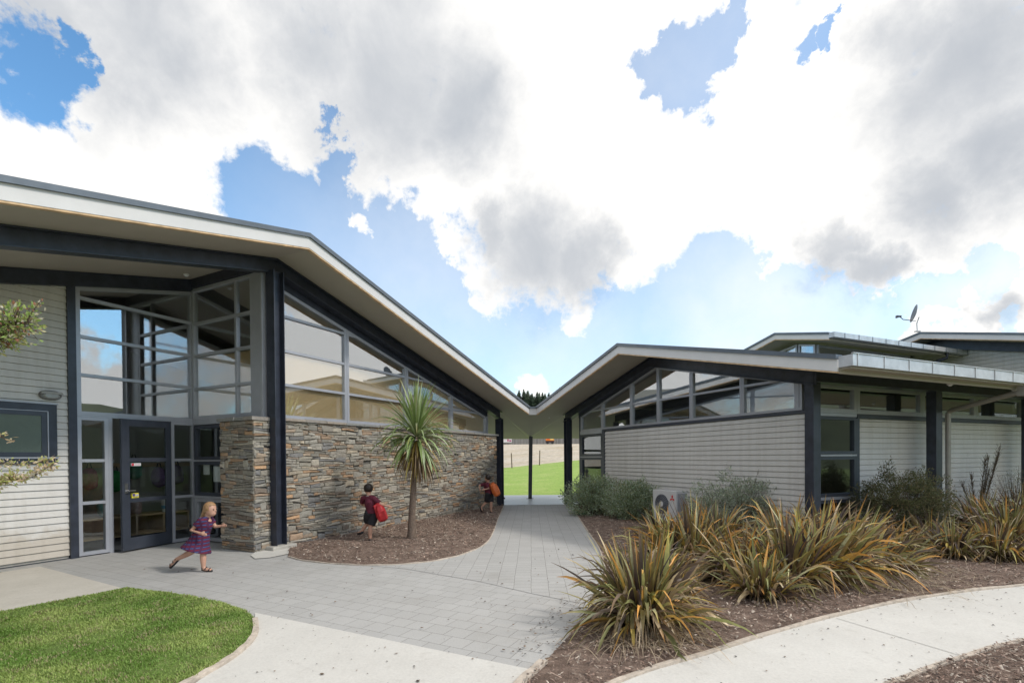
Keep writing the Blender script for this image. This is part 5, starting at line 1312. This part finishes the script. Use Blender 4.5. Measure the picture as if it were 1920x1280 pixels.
def backpack(P, label, mat, rot, sx=1.):
    t = thing('school_bag', label, 'bag', P); mb = MB(); q = Matrix.Rotation(rot, 3, 'Y'); P = Vector(P)
    mb.tube([P+q @ Vector((0, 0, z_)) for z_ in (-.20*sx, -.17*sx, -.05, .07, .15*sx, .20*sx, .235*sx)], [.055, .105*sx, .125*sx, .115*sx, .095*sx, .045, .06], 7); mb.box(P+q @ Vector((.02, -.05, -.06)), (.17, .08, .17), q); mb.box(P+q @ Vector((-.05, .0, .10)), (.10, .12, .16), q @ Matrix.Rotation(.4, 3, 'Z')); remeshed(mb, 'body', mat, t, .009, 2)
    mb = MB(); mb.tube([P+q @ Vector((-.03, .02, .20*sx)), P+q @ Vector((-.07, .05, .24*sx)), P+q @ Vector((-.11, .05, .14*sx)), P+q @ Vector((-.10, .03, -.02))], .012, 6); mb.build('strap', mat, t, True)
backpack(gp+Vector((.25, -.06, .56)), 'shiny red drawstring bag swinging beside the child nearest the cabbage tree', 'red', R(-18), .85)
gp = g(916, 962)
kid(gp, 'child in maroon shirt and dark shorts by the passage post carrying an orange bag', dict(
    hip=(.02, .02, .55), waist=(-.0, .02, .64), chest=(-.02, .0, .77), neck=(-.02, .0, .88), head=(-.02, .0, 1.01),
    shL=(-.10, .08, .83), elL=(-.26, .06, .80), wrL=(-.24, .0, .70), shR=(-.04, -.12, .83), elR=(.02, -.14, .72), wrR=(-.08, -.16, .70),
    knL=(-.05, .08, .33), anL=(-.21, .06, .17), toL=(-.19, .06, .06), knR=(.08, 0, .30), anR=(.07, 0, .06), toR=(.15, .02, .03)),
    (-.9, .45, .0), 'hairdk', False, shirt='maroon', shorts='shorts')
backpack(gp+Vector((.20, -.12, .68)), 'bright orange bag on the back of the child beside the passage post', 'orange', R(-22), .95)
gp = Vector((-.95, 18.1, 0))
kid(gp, 'child hidden behind the stone wall end, only a dark shoe showing', dict(
    hip=(.02, .02, .55), waist=(-.0, .02, .64), chest=(-.02, .0, .77), neck=(-.02, .0, .88), head=(-.02, .0, 1.01),
    shL=(-.10, .08, .83), elL=(-.26, .06, .80), wrL=(-.24, .0, .70), shR=(-.04, -.12, .83), elR=(.02, -.14, .72), wrR=(-.08, -.16, .70),
    knL=(-.15, .08, .3), anL=(-.15, .06, .06), toL=(-.23, .06, .03), knR=(.30, 0, .34), anR=(.56, 0, .20), toR=(.68, .02, .10)),
    (-1, .1, .0), 'hairdk', False, shirt='maroon', shorts='shorts')

# ================================================================== SKY, SUN
W = bpy.data.worlds.new('World'); scene.world = W; W.use_nodes = True; n = W.node_tree; n.nodes.clear()
SUN_AZ, SUN_EL = 104, 44      # degrees clockwise from the view axis, elevation
out = N(n, 'ShaderNodeOutputWorld'); bg = N(n, 'ShaderNodeBackground'); n.links.new(bg.outputs[0], out.inputs[0])
sky = N(n, 'ShaderNodeTexSky', sky_type='NISHITA'); sky.sun_disc = False
sky.sun_elevation = R(SUN_EL); sky.sun_rotation = R(SUN_AZ); sky.air_density = 1.0; sky.dust_density = .6; sky.ozone_density = 1.2
STR = .13
bg.inputs['Strength'].default_value = STR
tc = N(n, 'ShaderNodeTexCoord'); D0 = tc.outputs['Generated']
def vmath(op, a, b=None):
    v = N(n, 'ShaderNodeVectorMath', operation=op)
    for i, x in enumerate((a, b)):
        if x is None: continue
        if isinstance(x, bpy.types.NodeSocket): n.links.new(x, v.inputs[i])
        else: v.inputs[i].default_value = x
    return v
def fm(op, a, b=None, c=None):
    v = N(n, 'ShaderNodeMath', operation=op)
    for i, x in enumerate((a, b, c)):
        if x is None: continue
        if isinstance(x, bpy.types.NodeSocket): n.links.new(x, v.inputs[i])
        else: v.inputs[i].default_value = x
    return v.outputs[0]
# flatten the lower sky so clouds stretch towards the horizon
n1 = noise(n, 3.1, 9, .6, D0, .25); n2 = noise(n, 13, 6, .62, D0, .1)
wob = N(n, 'ShaderNodeVectorMath', operation='SCALE'); wob.inputs['Scale'].default_value = .14
ce = vmath('SUBTRACT', n1.outputs[1], (.5, .5, .5)); n.links.new(ce.outputs[0], wob.inputs[0])
wob2 = N(n, 'ShaderNodeVectorMath', operation='SCALE'); wob2.inputs['Scale'].default_value = .13
ce2 = vmath('SUBTRACT', n2.outputs[1], (.5, .5, .5)); n.links.new(ce2.outputs[0], wob2.inputs[0])
D1 = vmath('ADD', D0, wob.outputs[0]).outputs[0]; D2 = vmath('ADD', D1, wob2.outputs[0]).outputs[0]
def blob(px, py, rpx, D, soft=.55):
    d = ray(px, py).normalized(); e = ray(px+rpx, py).normalized(); r = (e-d).length
    ds = vmath('DISTANCE', D, tuple(d)).outputs['Value']
    mr = N(n, 'ShaderNodeMapRange', interpolation_type='SMOOTHSTEP'); n.links.new(ds, mr.inputs[0])
    mr.inputs[1].default_value = r*(1-soft); mr.inputs[2].default_value = r*(1+soft); mr.inputs[3].default_value = 1; mr.inputs[4].default_value = 0
    return mr.outputs[0]
def mx(lst):
    s = lst[0]
    for x in lst[1:]: s = fm('MAXIMUM', s, x)
    return s
def sc(x, k): return fm('MULTIPLY', x, k)
blue = mx([blob(*b, D2) for b in ((60, 140, 85), (120, 110, 45), (500, 375, 80), (580, 395, 70), (660, 440, 90), (740, 490, 90), (800, 560, 120), (880, 640, 130), (980, 650, 110), (1120, 640, 90), (640, 330, 45))]
          + [sc(blob(*b, D2), .82) for b in ((1235, 135, 42), (1290, 145, 62), (1335, 100, 50), (1385, 45, 40), (1500, 62, 26), (1545, 45, 20), (1330, 560, 120), (1480, 600, 100), (1250, 620, 110), (1610, 620, 70), (620, 240, 26), (1840, 505, 60), (1860, 620, 40), (1420, 640, 120), (1720, 570, 55))])
def blobdir(az, el, rdeg, D, soft=.6):
    d = (math.sin(R(az))*math.cos(R(el)), math.cos(R(az))*math.cos(R(el)), math.sin(R(el))); r = 2*math.sin(R(rdeg)/2)
    ds = vmath('DISTANCE', D, d).outputs['Value']; mr = N(n, 'ShaderNodeMapRange', interpolation_type='SMOOTHSTEP'); n.links.new(ds, mr.inputs[0])
    mr.inputs[1].default_value = r*(1-soft); mr.inputs[2].default_value = r*(1+soft); mr.inputs[3].default_value = 1; mr.inputs[4].default_value = 0
    return mr.outputs[0]
blue = mx([blue] + [blobdir(*b, D2) for b in ((90, 13, 5), (98, 20, 5), (84, 17, 4), (104, 12, 6), (72, 24, 4), (-74, 18, 9), (-62, 30, 7), (-85, 12, 8), (-70, 40, 6))])
cl_in = mx([sc(blob(*b, D2), .75) for b in ((680, 425, 30), (990, 745, 55), (1010, 490, 120), (920, 530, 70), (1080, 560, 65), (1560, 540, 45), (1700, 500, 50), (880, 470, 60))])
# free sky behind the viewer: broken cloud
sep = N(n, 'ShaderNodeSeparateXYZ'); n.links.new(D0, sep.inputs[0])
back = N(n, 'ShaderNodeMapRange'); n.links.new(sep.outputs[1], back.inputs[0]); back.inputs[1].default_value = .15; back.inputs[2].default_value = -.2; back.inputs[3].default_value = 0; back.inputs[4].default_value = .36
h = fm('SUBTRACT', 1.02, blue); h = fm('MAXIMUM', h, cl_in); h = fm('SUBTRACT', h, back.outputs[0])
h = fm('ADD', h, sc(fm('SUBTRACT', n1.outputs[0], .5), 1.3)); n4 = noise(n, 42, 6, .65, D0, .2)
h = fm('ADD', h, sc(fm('SUBTRACT', n2.outputs[0], .5), .9)); h = fm('ADD', h, sc(fm('SUBTRACT', n4.outputs[0], .5), .62))
mask = N(n, 'ShaderNodeMapRange', interpolation_type='SMOOTHSTEP'); n.links.new(h, mask.inputs[0]); mask.inputs[1].default_value = .30; mask.inputs[2].default_value = .84
grey = mx([blob(*b, D2, 1.0) for b in ((720, 150, 190), (860, 200, 130), (580, 80, 140), (250, 30, 200), (60, 10, 160), (1800, 110, 230), (1700, 60, 120), (1900, 260, 190), (1750, 340, 150))]
          + [sc(blob(*b, D2, .8), .9) for b in ((1010, 475, 110), (1090, 490, 80), (930, 430, 60), (1620, 510, 70), (1560, 470, 70), (1850, 600, 70))])
grey = mx([grey] + [sc(blobdir(*b, D2, 1.), .9) for b in ((92, 27, 6), (82, 24, 5), (76, 32, 6), (108, 25, 8), (-80, 32, 8))])
n3 = noise(n, 5, 7, .6, D0, .4)
gback = N(n, 'ShaderNodeMapRange'); n.links.new(sep.outputs[1], gback.inputs[0]); gback.inputs[1].default_value = .1; gback.inputs[2].default_value = -.3; gback.inputs[3].default_value = 0; gback.inputs[4].default_value = .30
gv = fm('ADD', sc(grey, .95), gback.outputs[0]); gv = fm('ADD', gv, sc(fm('SUBTRACT', n3.outputs[0], .5), .9))
gm = N(n, 'ShaderNodeMapRange', interpolation_type='SMOOTHSTEP'); n.links.new(gv, gm.inputs[0]); gm.inputs[1].default_value = .0; gm.inputs[2].default_value = 1.22
WHT, GRY = .565/STR, .275/STR
cc = mixc(n, (WHT*1.02, WHT, WHT*.965), (GRY*.92, GRY*.98, GRY*1.07), gm.outputs[0])
skc = mixc(n, sky.outputs[0], (.53, .78, .87), 1., 'MULTIPLY')
veil = mx([sc(blob(*b, D1, 1.), k) for b, k in (((1290, 110, 260), .34), ((1450, 600, 360), .62), ((1050, 660, 260), .46), ((1850, 560, 260), .75), ((820, 560, 280), .42), ((620, 420, 160), .16))])
veil = fm('MULTIPLY', veil, fm('ADD', fm('MULTIPLY', n2.outputs[0], .5), .75))
mk = fm('MAXIMUM', mask.outputs[0], veil)
fin = mixc(n, skc, cc, mk); n.links.new(fin, bg.inputs[0])

sd = bpy.data.lights.new('sun', 'SUN'); so = bpy.data.objects.new('sun', sd); COL.objects.link(so)
sd.energy = 1.05; sd.angle = R(7); sd.color = (1, .94, .85)
sv = Vector((math.sin(R(SUN_AZ))*math.cos(R(SUN_EL)), math.cos(R(SUN_AZ))*math.cos(R(SUN_EL)), math.sin(R(SUN_EL))))
so.rotation_euler = sv.to_track_quat('Z', 'Y').to_euler(); so.location = (10, 0, 20)
vs_ = scene.view_settings; vs_.view_transform = 'Standard'; vs_.look = 'None'; vs_.exposure = 1.06; vs_.gamma = 1
scene.render.engine = 'CYCLES'
scene.cycles.max_bounces = 7; scene.cycles.transparent_max_bounces = 16; scene.cycles.glossy_bounces = 4
